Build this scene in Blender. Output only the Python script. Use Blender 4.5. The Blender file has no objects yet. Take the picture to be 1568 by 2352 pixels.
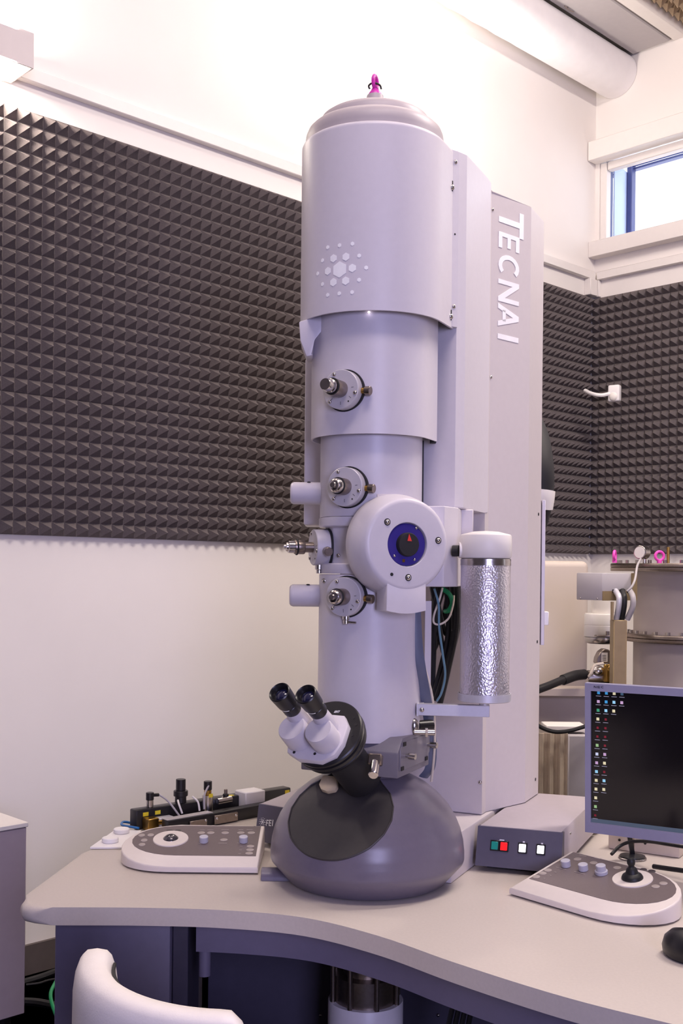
import bpy, bmesh, math, random
from mathutils import Matrix, Vector
random.seed(7)
R = math.radians
C = bpy.context.scene.collection
scene = bpy.context.scene

# ------------------------------------------------------------------ camera
F = 2494.0                 # focal length in pixels of the 1568 x 2352 frame
PX, PY = 784.0, 1314.0     # principal point (lens shifted upwards)
ROLL = 0.0105
EYE = 1.5
cam_d = bpy.data.cameras.new('camera')
cam = bpy.data.objects.new('camera', cam_d)
C.objects.link(cam)
cam_d.sensor_fit = 'AUTO'
cam_d.sensor_width = 36.0
cam_d.lens = F / 2352.0 * 36.0
cam_d.shift_x = 0.0
cam_d.shift_y = (PY - 1176.0) / 2352.0
cam_d.clip_start = 0.05
cr, sr = math.cos(ROLL), math.sin(ROLL)
cam.matrix_world = Matrix(((cr, -sr, 0, 0), (0, 0, -1, 0), (sr, cr, 0, EYE), (0, 0, 0, 1)))
scene.camera = cam

# ------------------------------------------------------------------ world, light, exposure
w = bpy.data.worlds.new('world')
scene.world = w
w.use_nodes = True
bg = w.node_tree.nodes['Background']
bg.inputs[0].default_value = (0.86, 0.88, 1.0, 1)
bg.inputs[1].default_value = 2.0
scene.view_settings.view_transform = 'Standard'
scene.view_settings.look = 'None'
scene.view_settings.gamma = 1.0
scene.view_settings.use_curve_mapping = False
scene.view_settings.exposure = 0.70


def area(name, loc, target, sx, sy, power, col):
    d = bpy.data.lights.new(name, 'AREA')
    d.shape = 'RECTANGLE'
    d.size, d.size_y = sx, sy
    d.energy = power
    d.color = col
    o = bpy.data.objects.new(name, d)
    C.objects.link(o)
    o.location = loc
    o.rotation_euler = (Vector(target) - Vector(loc)).to_track_quat('-Z', 'Y').to_euler()
    return o


# tall daylight window in the wall behind the photographer, and the ceiling luminaires
area('daylight_window', (1.7, -2.3, 1.9), (0.1, 2.7, 1.3), 2.6, 1.7, 150, (0.60, 0.58, 1.0))
area('ceiling_luminaire', (0.3, 1.2, 4.5), (0.1, 2.0, 0.7), 1.6, 0.5, 30, (1.0, 0.85, 0.78))
area('ceiling_luminaire', (2.2, 3.2, 4.5), (2.0, 4.2, 1.0), 1.4, 0.5, 70, (1.0, 0.89, 0.82))

# ------------------------------------------------------------------ geometry of the place
t_wall = math.atan2(2494.0, 2556.0)
dL = Vector((math.cos(t_wall), math.sin(t_wall), 0))       # along the left wall, away from us
dR = Vector((-math.sin(t_wall), math.cos(t_wall), 0))      # along the right wall, away from us
DL, DR = 3.68, 5.72                                        # distance of the two walls
CORNER = dL * DR + dR * DL
Z = Vector((0, 0, 1))


def ray(px, py):
    dx, dy = px - PX, py - PY
    u = dx * cr + dy * sr
    v = -dy * cr + dx * sr
    return Vector((u / F, 1.0, v / F))


CAM = Vector((0, 0, EYE))


def W(px, py, Y):
    return CAM + ray(px, py) * Y


def onZ(px, py, z):
    r = ray(px, py)
    return CAM + r * ((z - EYE) / r.z)


def on_plane(px, py, p, n):
    r = ray(px, py)
    return CAM + r * ((p - CAM).dot(n) / r.dot(n))


def LW(s, d, z):
    """point at s along the left wall, d in front of it, height z"""
    return dL * s + dR * (DL - d) + Z * z


def RW(t, d, z):
    """point t away from the corner along the right wall, d in front of it"""
    return dL * (DR - d) + dR * (DL - t) + Z * z


strip = area('ceiling_luminaire', LW(2.4, 1.3, 4.55), LW(2.4, 0.85, 0), 3.2, 0.25, 9, (1.0, 0.87, 0.80))
strip.rotation_euler = (0, 0, t_wall)

# ------------------------------------------------------------------ materials
def lin(c):
    return tuple(((x / 255.0) / 12.92 if x / 255.0 <= 0.04045 else ((x / 255.0 + 0.055) / 1.055) ** 2.4) for x in c)


MATS = {}


def mat(name, rgb, rough=0.5, metal=0.0, var=0.04, scale=30.0, bump=0.0, bscale=200.0, emit=0.0, coat=0.0, spec=0.5, aniso=0.0):
    if name in MATS:
        return MATS[name]
    m = bpy.data.materials.new(name)
    m.use_nodes = True
    nt = m.node_tree
    b = nt.nodes['Principled BSDF']
    c = lin(rgb)
    tc = nt.nodes.new('ShaderNodeTexCoord')
    nz = nt.nodes.new('ShaderNodeTexNoise')
    nz.inputs['Scale'].default_value = scale
    nz.inputs['Detail'].default_value = 3
    nt.links.new(tc.outputs['Object'], nz.inputs['Vector'])
    rp = nt.nodes.new('ShaderNodeValToRGB')
    rp.color_ramp.elements[0].position = 0.3
    rp.color_ramp.elements[1].position = 0.7
    rp.color_ramp.elements[0].color = tuple(x * (1 - var) for x in c) + (1,)
    rp.color_ramp.elements[1].color = tuple(min(1, x * (1 + var)) for x in c) + (1,)
    nt.links.new(nz.outputs['Fac'], rp.inputs['Fac'])
    nt.links.new(rp.outputs['Color'], b.inputs['Base Color'])
    b.inputs['Roughness'].default_value = rough
    b.inputs['Metallic'].default_value = metal
    b.inputs['Specular IOR Level'].default_value = spec
    b.inputs['Coat Weight'].default_value = coat
    if aniso:
        b.inputs['Anisotropic'].default_value = aniso
    if emit > 0:
        b.inputs['Emission Color'].default_value = c + (1,)
        b.inputs['Emission Strength'].default_value = emit
    if bump > 0:
        n2 = nt.nodes.new('ShaderNodeTexNoise')
        n2.inputs['Scale'].default_value = bscale
        n2.inputs['Detail'].default_value = 4
        nt.links.new(tc.outputs['Object'], n2.inputs['Vector'])
        bp = nt.nodes.new('ShaderNodeBump')
        bp.inputs['Strength'].default_value = bump
        bp.inputs['Distance'].default_value = 0.002
        nt.links.new(n2.outputs['Fac'], bp.inputs['Height'])
        nt.links.new(bp.outputs['Normal'], b.inputs['Normal'])
    MATS[name] = m
    return m


WALL = mat('wall_paint', (236, 230, 226), 0.85, var=0.015, scale=3, bump=0.08, bscale=60)
WALLD = mat('wall_unseen_grey', (112, 106, 108), 0.9, var=0.03, scale=3)  # unseen walls toned grey to cut their fill light
CEIL = mat('ceiling_paint', (238, 233, 228), 0.85, var=0.015, scale=3)
TRIM = mat('trunking_plastic', (232, 226, 222), 0.45, var=0.01)
FLOORM = mat('floor_concrete', (176, 164, 150), 0.6, var=0.12, scale=6, bump=0.2, bscale=30)
BASEM = mat('baseboard_dark', (92, 82, 80), 0.6)
FOAM = mat('foam_charcoal', (108, 100, 100), 0.95, var=0.10, scale=220, bump=0.5, bscale=500, spec=0.12)
FOAMC = mat('foam_brown', (150, 130, 108), 0.95, var=0.10, scale=220, bump=0.5, bscale=500, spec=0.12)
PAINT = mat('column_paint', (214, 208, 215), 0.38, var=0.012, scale=60, bump=0.05, bscale=700)
PAINT2 = mat('tower_paint', (208, 199, 200), 0.42, var=0.012, scale=60, bump=0.05, bscale=700)
CAPM = mat('cap_paint', (178, 168, 172), 0.45, var=0.012, scale=60)
DARKP = mat('chamber_paint', (118, 113, 124), 0.4, var=0.02, scale=60, bump=0.06, bscale=600)
DOMEM = mat('dome_paint', (112, 105, 120), 0.30, var=0.02, scale=90, bump=0.06, bscale=700)
WINM = mat('viewing_glass_cover', (58, 54, 54), 0.5, var=0.06, scale=80, bump=0.05, bscale=500)
BLACK = mat('black_plastic', (26, 24, 27), 0.35, var=0.05)
BLACKM = mat('black_matte', (30, 28, 31), 0.65, var=0.08)
RUBBER = mat('black_rubber', (22, 21, 24), 0.5, var=0.08)
STEEL = mat('machined_steel', (196, 190, 186), 0.22, 1.0, var=0.05, scale=120)
STEELD = mat('burnished_steel', (150, 138, 130), 0.35, 1.0, var=0.08, scale=120)
ALU = mat('anodised_aluminium', (206, 204, 212), 0.45, 0.35, var=0.02, scale=90)
BRASS = mat('brass_fitting', (176, 140, 74), 0.3, 1.0, var=0.06)
FACE = mat('dial_aluminium', (208, 203, 208), 0.42, 0.15, var=0.02)
MAG = mat('magenta_paint', (205, 40, 170), 0.35, var=0.05)
PINK = mat('pink_paint', (240, 80, 190), 0.4, var=0.05)
INK = mat('print_dark', (50, 48, 60), 0.6)
INKW = mat('print_white', (255, 253, 255), 0.5)
PURPLE = mat('purple_anodised', (66, 54, 150), 0.35, 0.3, var=0.05)
RED = mat('red_marker', (235, 60, 50), 0.5, var=0.04)
DESK = mat('desk_laminate', (206, 196, 188), 0.42, var=0.025, scale=160, bump=0.06, bscale=800)
DESKE = mat('desk_edge', (208, 202, 204), 0.4, var=0.02, scale=60)
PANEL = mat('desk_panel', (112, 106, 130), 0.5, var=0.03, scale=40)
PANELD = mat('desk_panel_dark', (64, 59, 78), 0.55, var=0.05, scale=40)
PADW = mat('pad_shell', (226, 216, 210), 0.42, var=0.012, scale=60, bump=0.05, bscale=800)
PADG = mat('pad_overlay', (118, 106, 106), 0.35, var=0.03, scale=200)
PADB = mat('pad_button', (168, 156, 152), 0.45, var=0.03)
PADD = mat('pad_button_dark', (74, 66, 68), 0.4)
KNOB = mat('pad_knob', (196, 194, 206), 0.4, var=0.02)
WHITE = mat('white_plastic', (238, 234, 234), 0.4, var=0.01)
CONS = mat('console_front', (92, 88, 104), 0.45, var=0.03, scale=60)
CONT = mat('console_top', (186, 176, 182), 0.45, var=0.02, scale=60)
LEATHER = mat('white_leather', (236, 229, 226), 0.45, var=0.015, scale=40, bump=0.15, bscale=260)
CABG = mat('cabinet_grey', (170, 156, 166), 0.55, var=0.02)
CABT = mat('cabinet_top', (236, 230, 224), 0.5, var=0.01)
BLUEC = mat('ribbon_blue', (100, 106, 128), 0.45, var=0.06)
BLUEH = mat('hose_blue', (30, 110, 180), 0.4)
GREENC = mat('cable_green', (20, 150, 90), 0.4)
CREAMC = mat('cable_cream', (226, 214, 196), 0.45)
TEALC = mat('tube_teal', (100, 140, 160), 0.35)
YELLOW = mat('yellow_sticker', (236, 214, 50), 0.5)
CREAM = mat('cream_plate', (206, 188, 156), 0.35, 0.0, var=0.08)
VESSEL = mat('vessel_beige', (176, 164, 158), 0.5, var=0.03, scale=12)
HOUSING = mat('housing_beige', (206, 192, 180), 0.6, var=0.02, scale=5)
OLIVE = mat('olive_metal', (150, 130, 96), 0.45, 0.4, var=0.06)
GREYP = mat('grey_plate', (176, 170, 172), 0.5, var=0.02)
FABRIC = mat('curtain_fabric', (188, 172, 152), 0.9, var=0.06, scale=40)
PUMPW = mat('pump_white', (236, 230, 224), 0.45, var=0.01)
BEZEL = mat('monitor_bezel', (148, 146, 172), 0.4, var=0.02, scale=60)
SCREEN = mat('screen_black', (18, 15, 20), 0.18, var=0.1, scale=20, emit=0.0)
TASK = mat('taskbar', (70, 82, 96), 0.4, emit=0.35)
NAVY = mat('navy_frame', (46, 58, 112), 0.4, var=0.05)
REVEAL = mat('reveal_white', (168, 184, 224), 0.8, var=0.01)
DUCTM = mat('duct_fabric', (238, 234, 236), 0.85, var=0.02, scale=14, bump=0.35, bscale=22)
LOUVER = mat('lamp_white', (204, 194, 194), 0.5, var=0.01)
GLOW = mat('lamp_diffuser', (255, 236, 210), 0.5, emit=6.0)
LED = mat('led_white', (255, 240, 255), 0.5, emit=5.0)
LIT = mat('button_lit_white', (240, 240, 255), 0.4, emit=2.2)
BRED = mat('button_red', (236, 20, 24), 0.35, emit=1.0)
BGREEN = mat('button_green', (20, 120, 112), 0.35, emit=0.25)
GLASSB = mat('eyepiece_glass', (26, 26, 60), 0.05, var=0.1, coat=1.0)
BALL = mat('trackball', (96, 92, 96), 0.12, 0.6, var=0.05)


def glass_mat():
    m = bpy.data.materials.new('window_glass')
    m.use_nodes = True
    nt = m.node_tree
    nt.nodes.remove(nt.nodes['Principled BSDF'])
    t = nt.nodes.new('ShaderNodeBsdfTransparent')
    g = nt.nodes.new('ShaderNodeBsdfGlossy')
    g.inputs['Roughness'].default_value = 0.03
    fr = nt.nodes.new('ShaderNodeFresnel')
    fr.inputs['IOR'].default_value = 1.25
    mx = nt.nodes.new('ShaderNodeMixShader')
    nt.links.new(fr.outputs[0], mx.inputs[0])
    nt.links.new(t.outputs[0], mx.inputs[1])
    nt.links.new(g.outputs[0], mx.inputs[2])
    nt.links.new(mx.outputs[0], nt.nodes['Material Output'].inputs['Surface'])
    return m


GLASS = glass_mat()


def foil_mat():
    """dimpled aluminium skin of the nitrogen flask"""
    m = bpy.data.materials.new('dimpled_foil')
    m.use_nodes = True
    nt = m.node_tree
    b = nt.nodes['Principled BSDF']
    b.inputs['Base Color'].default_value = lin((226, 221, 228)) + (1,)
    b.inputs['Metallic'].default_value = 0.9
    b.inputs['Roughness'].default_value = 0.34
    tc = nt.nodes.new('ShaderNodeTexCoord')
    mp = nt.nodes.new('ShaderNodeMapping')
    mp.inputs['Scale'].default_value = (1, 1, 0.8)
    v = nt.nodes.new('ShaderNodeTexVoronoi')
    v.inputs['Scale'].default_value = 240
    n = nt.nodes.new('ShaderNodeTexNoise')
    n.inputs['Scale'].default_value = 160
    mix = nt.nodes.new('ShaderNodeMath')
    mix.operation = 'ADD'
    bp = nt.nodes.new('ShaderNodeBump')
    bp.inputs['Strength'].default_value = 0.42
    bp.inputs['Distance'].default_value = 0.0022
    nt.links.new(tc.outputs['Object'], mp.inputs['Vector'])
    nt.links.new(mp.outputs[0], v.inputs['Vector'])
    nt.links.new(mp.outputs[0], n.inputs['Vector'])
    nt.links.new(v.outputs['Distance'], mix.inputs[0])
    nt.links.new(n.outputs['Fac'], mix.inputs[1])
    nt.links.new(mix.outputs[0], bp.inputs['Height'])
    nt.links.new(bp.outputs['Normal'], b.inputs['Normal'])
    return m


FOIL = foil_mat()

# ------------------------------------------------------------------ mesh helpers
ORG = {}
I4 = Matrix.Identity(4)


def frame(o, x, y, z):
    x, y, z = Vector(x), Vector(y), Vector(z)
    m = Matrix.Identity(4)
    for i in range(3):
        m[i][0], m[i][1], m[i][2], m[i][3] = x[i], y[i], z[i], o[i]
    return m


def axis_frame(o, a, up=Z):
    """local z along a, local x to the right of someone looking at it, local y up"""
    a = Vector(a).normalized()
    up = Vector(up)
    if abs(a.dot(up)) > 0.999:
        up = Vector((0, 1, 0))
    x = up.cross(a).normalized()
    return frame(o, x, a.cross(x), a)


def az(deg):
    return Vector((math.sin(R(deg)), -math.cos(R(deg)), 0))


def spline(pts, n=8, closed=False):
    pts = [Vector(p) for p in pts]
    out = []
    m = len(pts)
    rng = m if closed else m - 1
    for i in range(rng):
        if closed:
            p0, p1, p2, p3 = pts[i - 1], pts[i], pts[(i + 1) % m], pts[(i + 2) % m]
        else:
            p1, p2 = pts[i], pts[i + 1]
            p0 = pts[i - 1] if i > 0 else p1 * 2 - p2
            p3 = pts[i + 2] if i + 2 < m else p2 * 2 - p1
        for k in range(n):
            t = k / n
            out.append(0.5 * ((2 * p1) + (p2 - p0) * t + (2 * p0 - 5 * p1 + 4 * p2 - p3) * t * t + (3 * p1 - p0 - 3 * p2 + p3) * t ** 3))
    if not closed:
        out.append(pts[-1])
    return out


class MB:
    def __init__(s):
        s.bm = bmesh.new()

    def merge(s, tmp, M=I4):
        tmp.transform(M)
        bmesh.ops.recalc_face_normals(tmp, faces=tmp.faces)
        me = bpy.data.meshes.new('tmp')
        tmp.to_mesh(me)
        tmp.free()
        s.bm.from_mesh(me)
        bpy.data.meshes.remove(me)
        return s

    def box(s, c, size, M=I4, bev=0.0, seg=2):
        t = bmesh.new()
        bmesh.ops.create_cube(t, size=1.0)
        for v in t.verts:
            v.co = Vector((v.co.x * size[0] + c[0], v.co.y * size[1] + c[1], v.co.z * size[2] + c[2]))
        if bev:
            bmesh.ops.bevel(t, geom=t.edges[:], offset=bev, segments=seg, affect='EDGES', profile=0.5)
        return s.merge(t, M)

    def prism(s, poly, z0, z1, M=I4, bev=0.0, seg=3, which='all'):
        t = bmesh.new()
        n = len(poly)
        a = [t.verts.new((p[0], p[1], z0)) for p in poly]
        b = [t.verts.new((p[0], p[1], z1)) for p in poly]
        t.faces.new(a[::-1])
        t.faces.new(b)
        for i in range(n):
            t.faces.new((a[i], a[(i + 1) % n], b[(i + 1) % n], b[i]))
        if bev:
            if which == 'all':
                e = t.edges[:]
            elif which == 'rims':
                e = [e for e in t.edges if abs(e.verts[0].co.z - e.verts[1].co.z) < 1e-7]
            elif which == 'top':
                e = [e for e in t.edges if min(e.verts[0].co.z, e.verts[1].co.z) > max(z0, z1) - 1e-7]
            else:
                e = [e for e in t.edges if abs(e.verts[0].co.z - e.verts[1].co.z) > 1e-7]
            bmesh.ops.bevel(t, geom=e, offset=bev, segments=seg, affect='EDGES', profile=0.5)
        return s.merge(t, M)

    def lathe(s, prof, M=I4, seg=48, a0=0.0, a1=360.0):
        t = bmesh.new()
        full = abs(a1 - a0) > 359.9
        cols = []
        n = seg if full else seg + 1
        for i in range(n):
            a = R(a0 + (a1 - a0) * i / seg)
            cols.append([t.verts.new((r * math.cos(a), r * math.sin(a), z)) for r, z in prof])
        for i in range(n if full else n - 1):
            p, q = cols[i], cols[(i + 1) % n]
            for k in range(len(prof) - 1):
                t.faces.new((p[k], q[k], q[k + 1], p[k + 1]))
        bmesh.ops.remove_doubles(t, verts=t.verts, dist=1e-6)
        return s.merge(t, M)

    def cyl(s, r, z0, z1, M=I4, seg=32, bev=0.0):
        if bev:
            p = [(0, z0), (r - bev, z0), (r, z0 + bev), (r, z1 - bev), (r - bev, z1), (0, z1)]
        else:
            p = [(0, z0), (r, z0), (r, z1), (0, z1)]
        return s.lathe(p, M, seg)

    def rod(s, p, q, r, seg=16, bev=0.0):
        p, q = Vector(p), Vector(q)
        return s.cyl(r, 0, (q - p).length, axis_frame(p, q - p), seg, bev)

    def tube(s, pts, r, seg=10, smooth=6, flat=None, side=None):
        P = spline(pts, smooth) if smooth > 1 else [Vector(p) for p in pts]
        t = bmesh.new()
        rings = []
        prev = None
        for i, p in enumerate(P):
            d = (P[min(i + 1, len(P) - 1)] - P[max(i - 1, 0)]).normalized()
            if side is not None:
                x = (Vector(side) - d * Vector(side).dot(d)).normalized()
            elif prev is None:
                x = d.cross(Z if abs(d.z) < 0.9 else Vector((1, 0, 0))).normalized()
            else:
                x = (prev - d * prev.dot(d)).normalized()
            prev = x
            y = d.cross(x)
            rx, ry = (r, r) if flat is None else flat
            rings.append([t.verts.new(p + x * (rx * math.cos(2 * math.pi * k / seg)) + y * (ry * math.sin(2 * math.pi * k / seg))) for k in range(seg)])
        for i in range(len(rings) - 1):
            for k in range(seg):
                t.faces.new((rings[i][k], rings[i][(k + 1) % seg], rings[i + 1][(k + 1) % seg], rings[i + 1][k]))
        t.faces.new(rings[0][::-1])
        t.faces.new(rings[-1])
        return s.merge(t)

    def torus(s, R1, r, M=I4, seg=28, s2=10):
        t = bmesh.new()
        g = [[t.verts.new(((R1 + r * math.cos(2 * math.pi * j / s2)) * math.cos(2 * math.pi * i / seg),
                           (R1 + r * math.cos(2 * math.pi * j / s2)) * math.sin(2 * math.pi * i / seg),
                           r * math.sin(2 * math.pi * j / s2))) for j in range(s2)] for i in range(seg)]
        for i in range(seg):
            for j in range(s2):
                t.faces.new((g[i][j], g[(i + 1) % seg][j], g[(i + 1) % seg][(j + 1) % s2], g[i][(j + 1) % s2]))
        return s.merge(t, M)

    def ball(s, c, rad, M=I4, u=24, v=14):
        t = bmesh.new()
        bmesh.ops.create_uvsphere(t, u_segments=u, v_segments=v, radius=1.0)
        for q in t.verts:
            q.co = Vector((q.co.x * rad[0] + c[0], q.co.y * rad[1] + c[1], q.co.z * rad[2] + c[2]))
        return s.merge(t, M)

    def quad(s, pts):
        t = bmesh.new()
        t.faces.new([t.verts.new(p) for p in pts])
        return s.merge(t)

    def hull(s, pts):
        t = bmesh.new()
        for p in pts:
            t.verts.new(p)
        bmesh.ops.convex_hull(t, input=t.verts)
        return s.merge(t)

    def build(s, name, m, parent=None, angle=38, **tags):
        me = bpy.data.meshes.new(name)
        org = ORG[parent] if parent is not None else tags.pop('org', None)
        if org is None:
            xs = [v.co for v in s.bm.verts]
            lo = Vector((min(v.x for v in xs), min(v.y for v in xs), min(v.z for v in xs)))
            hi = Vector((max(v.x for v in xs), max(v.y for v in xs), max(v.z for v in xs)))
            org = Vector(((lo.x + hi.x) / 2, (lo.y + hi.y) / 2, lo.z))
        org = Vector(org)
        s.bm.transform(Matrix.Translation(-org))
        s.bm.to_mesh(me)
        s.bm.free()
        me.materials.append(m)
        me.shade_smooth()
        me.set_sharp_from_angle(angle=R(angle))
        o = bpy.data.objects.new(name, me)
        C.objects.link(o)
        if parent is not None:
            o.parent = parent
        else:
            o.location = org
        ORG[o] = org
        for k, v in tags.items():
            o[k] = v
        return o


def thing(name, loc, label, category, group=None):
    o = bpy.data.objects.new(name, None)
    o.empty_display_size = 0.05
    C.objects.link(o)
    o.location = loc
    ORG[o] = Vector(loc)
    o['label'] = label
    o['category'] = category
    if group:
        o['group'] = group
    return o


def inst(src, M, name, parent):
    o = bpy.data.objects.new(name, src)
    C.objects.link(o)
    o.parent = parent
    o.matrix_local = Matrix.Translation(-ORG[parent]) @ M
    ORG[o] = ORG[parent]
    return o


def mesh_of(mb, name, m, angle=38):
    o = mb.build(name, m, None, angle, org=(0, 0, 0))
    me = o.data
    bpy.data.objects.remove(o)
    return me


# letters drawn as plain polygons in a unit box
def strokes(ch):
    s = 0.2
    def bar(x0, y0, x1, y1):
        return [(x0, y0), (x1, y0), (x1, y1), (x0, y1)]
    if ch == 'T':
        return [bar(0, 0.83, 1, 1), bar(0.39, 0, 0.61, 0.83)]
    if ch == 'E':
        return [bar(0, 0, 0.27, 1), bar(0.27, 0, 1, 0.17), bar(0.27, 0.42, 0.92, 0.58), bar(0.27, 0.83, 1, 1)]
    if ch == 'F':
        return [bar(0, 0, 0.27, 1), bar(0.27, 0.42, 0.92, 0.58), bar(0.27, 0.83, 1, 1)]
    if ch == 'I':
        return [bar(0, 0, 1, 1)]
    if ch == 'N':
        return [bar(0, 0, s, 1), bar(1 - s, 0, 1, 1), [(s, 1), (s, 0.68), (1 - s, 0), (1 - s, 0.32)]]
    if ch == 'A':
        return [[(0, 0), (0.22, 0), (0.61, 1), (0.39, 1)], [(0.78, 0), (1, 0), (0.61, 1), (0.5, 0.72)], bar(0.25, 0.22, 0.75, 0.37)]
    if ch == 'Y':
        return [bar(0.39, 0, 0.61, 0.45), [(0, 1), (0.24, 1), (0.61, 0.45), (0.39, 0.45)], [(0.76, 1), (1, 1), (0.61, 0.45), (0.39, 0.45)]]
    if ch == 'C':
        out = []
        n = 14
        for i in range(n):
            a, b = R(48 + 264 * i / n), R(48 + 264 * (i + 1) / n)
            def P(t, k):
                return (0.56 + (0.56 - 0.22 * k) * math.cos(t), 0.5 + (0.5 - 0.17 * k) * math.sin(t))
            out.append([P(a, 0), P(b, 0), P(b, 1), P(a, 1)])
        return out
    return [bar(0, 0, 1, 1)]


def letter(ch, M, wd, ht, m, parent, name='letter', th=0.0008):
    b = MB()
    for poly in strokes(ch):
        b.prism([(x * wd, y * ht) for x, y in poly], 0, th, M)
    return b.build(name, m, parent)


# small hardware shared by many parts
b = MB()
b.lathe([(0, 0.0035), (0.0025, 0.0032), (0.0045, 0.0015), (0.005, 0), (0, 0)], seg=12)
SCREW = mesh_of(b, 'screw', STEEL)
b = MB()
b.lathe([(0, 0.0012), (0.004, 0.0012), (0.0042, 0), (0, 0)], seg=12)
HOLE = mesh_of(b, 'hole', BLACKM)


def screw(p, n, parent, k=1.0, me=None, name='screw'):
    return inst(me or SCREW, axis_frame(p, n) @ Matrix.Scale(k, 4), name, parent)


# ================================================================== THE ROOM
b = MB()
b.quad([LW(-3.5, 0, 0), LW(DR + 0.3, 0, 0), RW(5.5, -0.3, 0), LW(-3.5, 9.18 - 3.68, 0)])
b.prism([(p.x, p.y) for p in (LW(-3.5, -0.2, 0), LW(DR + 0.3, -0.2, 0), LW(DR + 0.3, 6.5, 0), LW(-3.5, 6.5, 0))], -0.1, 0.0)
b.build('floor', FLOORM, kind='structure')
b = MB()
b.prism([(p.x, p.y) for p in (LW(-3.5, 0, 0), LW(DR + 0.25, 0, 0), LW(DR + 0.25, -0.2, 0), LW(-3.5, -0.2, 0))], 0, 4.85)
b.build('wall_left', WALL, kind='structure')
# right wall with the clerestory opening
WZ0, WZ1, WT0, WT1 = 3.50, 4.03, 0.03, 2.6
b = MB()
FR = frame(RW(0, 0, 0), -dR, Z, dL)     # x along wall towards us, y up, z into the wall
for (x0, x1, y0, y1) in ((-0.2, 6.0, 0, WZ0), (-0.2, 6.0, WZ1, 4.85), (-0.2, WT0, WZ0, WZ1), (WT1, 6.0, WZ0, WZ1)):
    b.prism([(x0, y0), (x1, y0), (x1, y1), (x0, y1)], 0, 0.22, FR)
b.build('wall_right', WALL, kind='structure')
b = MB()
b.prism([(p.x, p.y) for p in (LW(-3.5, -0.2, 0), LW(-3.5, 6.5, 0), LW(-3.7, 6.5, 0), LW(-3.7, -0.2, 0))], 0, 4.85)
b.build('wall_back_unseen', WALLD, kind='structure')
b = MB()
b.prism([(p.x, p.y) for p in (LW(-3.7, 6.5, 0), LW(DR + 0.25, 6.5, 0), LW(DR + 0.25, 6.7, 0), LW(-3.7, 6.7, 0))], 0, 4.85)
b.build('wall_side_unseen', WALLD, kind='structure')
# ceiling: slab, dropped soffit board beside the duct
b = MB()
FC = frame(RW(0, 0, 0), -dR, -dL, Z)    # x away from the left wall, y away from the right wall
b.prism([(-0.2, -0.25), (6.7, -0.25), (6.7, 9.45), (-0.2, 9.45)], 4.66, 4.86, FC)
ceil = b.build('ceiling', CEIL, kind='structure')
b = MB()
b.prism([(0.255, 0.012), (0.50, 0.012), (0.50, 7.5), (0.255, 7.5)], 4.585, 4.6595, FC, bev=0.006, which='rims', seg=1)
b.build('soffit_board', GREYP, kind='structure')
b = MB()
b.prism([(0.515, 0.0), (0.60, 0.0), (0.60, 7.5), (0.515, 7.5)], 4.58, 4.6595, FC, bev=0.01, which='rims')
b.build('trim_6', TRIM, kind='structure')
# baseboard
b = MB()
b.prism([(p.x, p.y) for p in (LW(-3, 0.0, 0), LW(DR, 0.0, 0), LW(DR, 0.015, 0), LW(-3, 0.015, 0))], 0, 0.11)
b.build('baseboard_left', BASEM, kind='structure')

# cable trunking along both walls and the drops in the corner
FL = frame(LW(0, 0, 0), dL, Z, dR)      # x along left wall, y up, z into the wall
def wall_box(name, FRM, x0, x1, y0, y1, d, m=TRIM, bev=0.003, parent=None, **k):
    bb = MB()
    bb.box(((x0 + x1) / 2, (y0 + y1) / 2, -d / 2), (x1 - x0, y1 - y0, d), FRM, bev, 1)
    return bb.build(name, m, parent, **k)
wall_box('trim_1', FL, -1.5, DR - 0.035, 3.285, 3.335, 0.032, kind='structure')
wall_box('trim_2', FR, 0.035, 3.5, 3.285, 3.335, 0.032, kind='structure')
wall_box('trim_3', FL, DR - 0.11, DR - 0.035, 3.185, 3.284, 0.045, kind='structure')
wall_box('trim_4', FR, 0.0, 0.05, 3.185, 3.284, 0.03, kind='structure')

# clerestory window
wn = bpy.data.objects.new('window_1', None)
C.objects.link(wn)
wn.location = RW(1.2, 0, WZ0)
wn['kind'] = 'structure'
ORG[wn] = Vector(wn.location)
wall_box('window_sill', FR, -0.02 + 0.02, 2.75, 3.42, 3.515, 0.07, parent=wn)
wall_box('blind_cassette', FR, 0.003, 2.75, 4.00, 4.115, 0.09, parent=wn)
b = MB()
for (x0, x1, y0, y1) in ((WT0, WT0 + 0.045, 3.515, 4.0), (WT0 + 0.05, WT1, 3.95, 4.0), (WT1 - 0.05, WT1, 3.515, 3.95)):
    b.box(((x0 + x1) / 2, (y0 + y1) / 2, 0.03), (x1 - x0, y1 - y0, 0.05), FR, 0.004, 1)
b.build('window_frame', TRIM, wn)
b = MB()
b.prism([(WT0 + 0.05, 3.52), (WT1 - 0.05, 3.52), (WT1 - 0.05, 3.95), (WT0 + 0.05, 3.95)], 0.07, 0.075, FR)
b.build('pane', GLASS, wn)
b = MB()   # splayed outer reveal and the dark blue facade profile outside the glass
hb = on_plane(1449, 450, RW(0, -0.32, 0), dL)
xb = (hb - RW(0, 0, 0)).dot(-dR)
b.prism([(WT0 + 0.052, 0.085), (xb - 0.02, 0.30), (xb - 0.02, 0.36), (WT0 + 0.002, 0.24), (WT0 + 0.002, 0.085)], -4.028, -3.502, FR @ Matrix(((1, 0, 0, 0), (0, 0, -1, 0), (0, 1, 0, 0), (0, 0, 0, 1))))
b.build('outer_reveal', REVEAL, wn)
b = MB()
b.box((xb, 3.74, 0.32), (0.036, 0.9, 0.05), FR, 0.004, 1)
b.box((xb + 1.3, 4.055, 0.34), (2.6, 0.03, 0.05), FR, 0.004, 1)
b.build('facade_profile', NAVY, wn)

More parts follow.
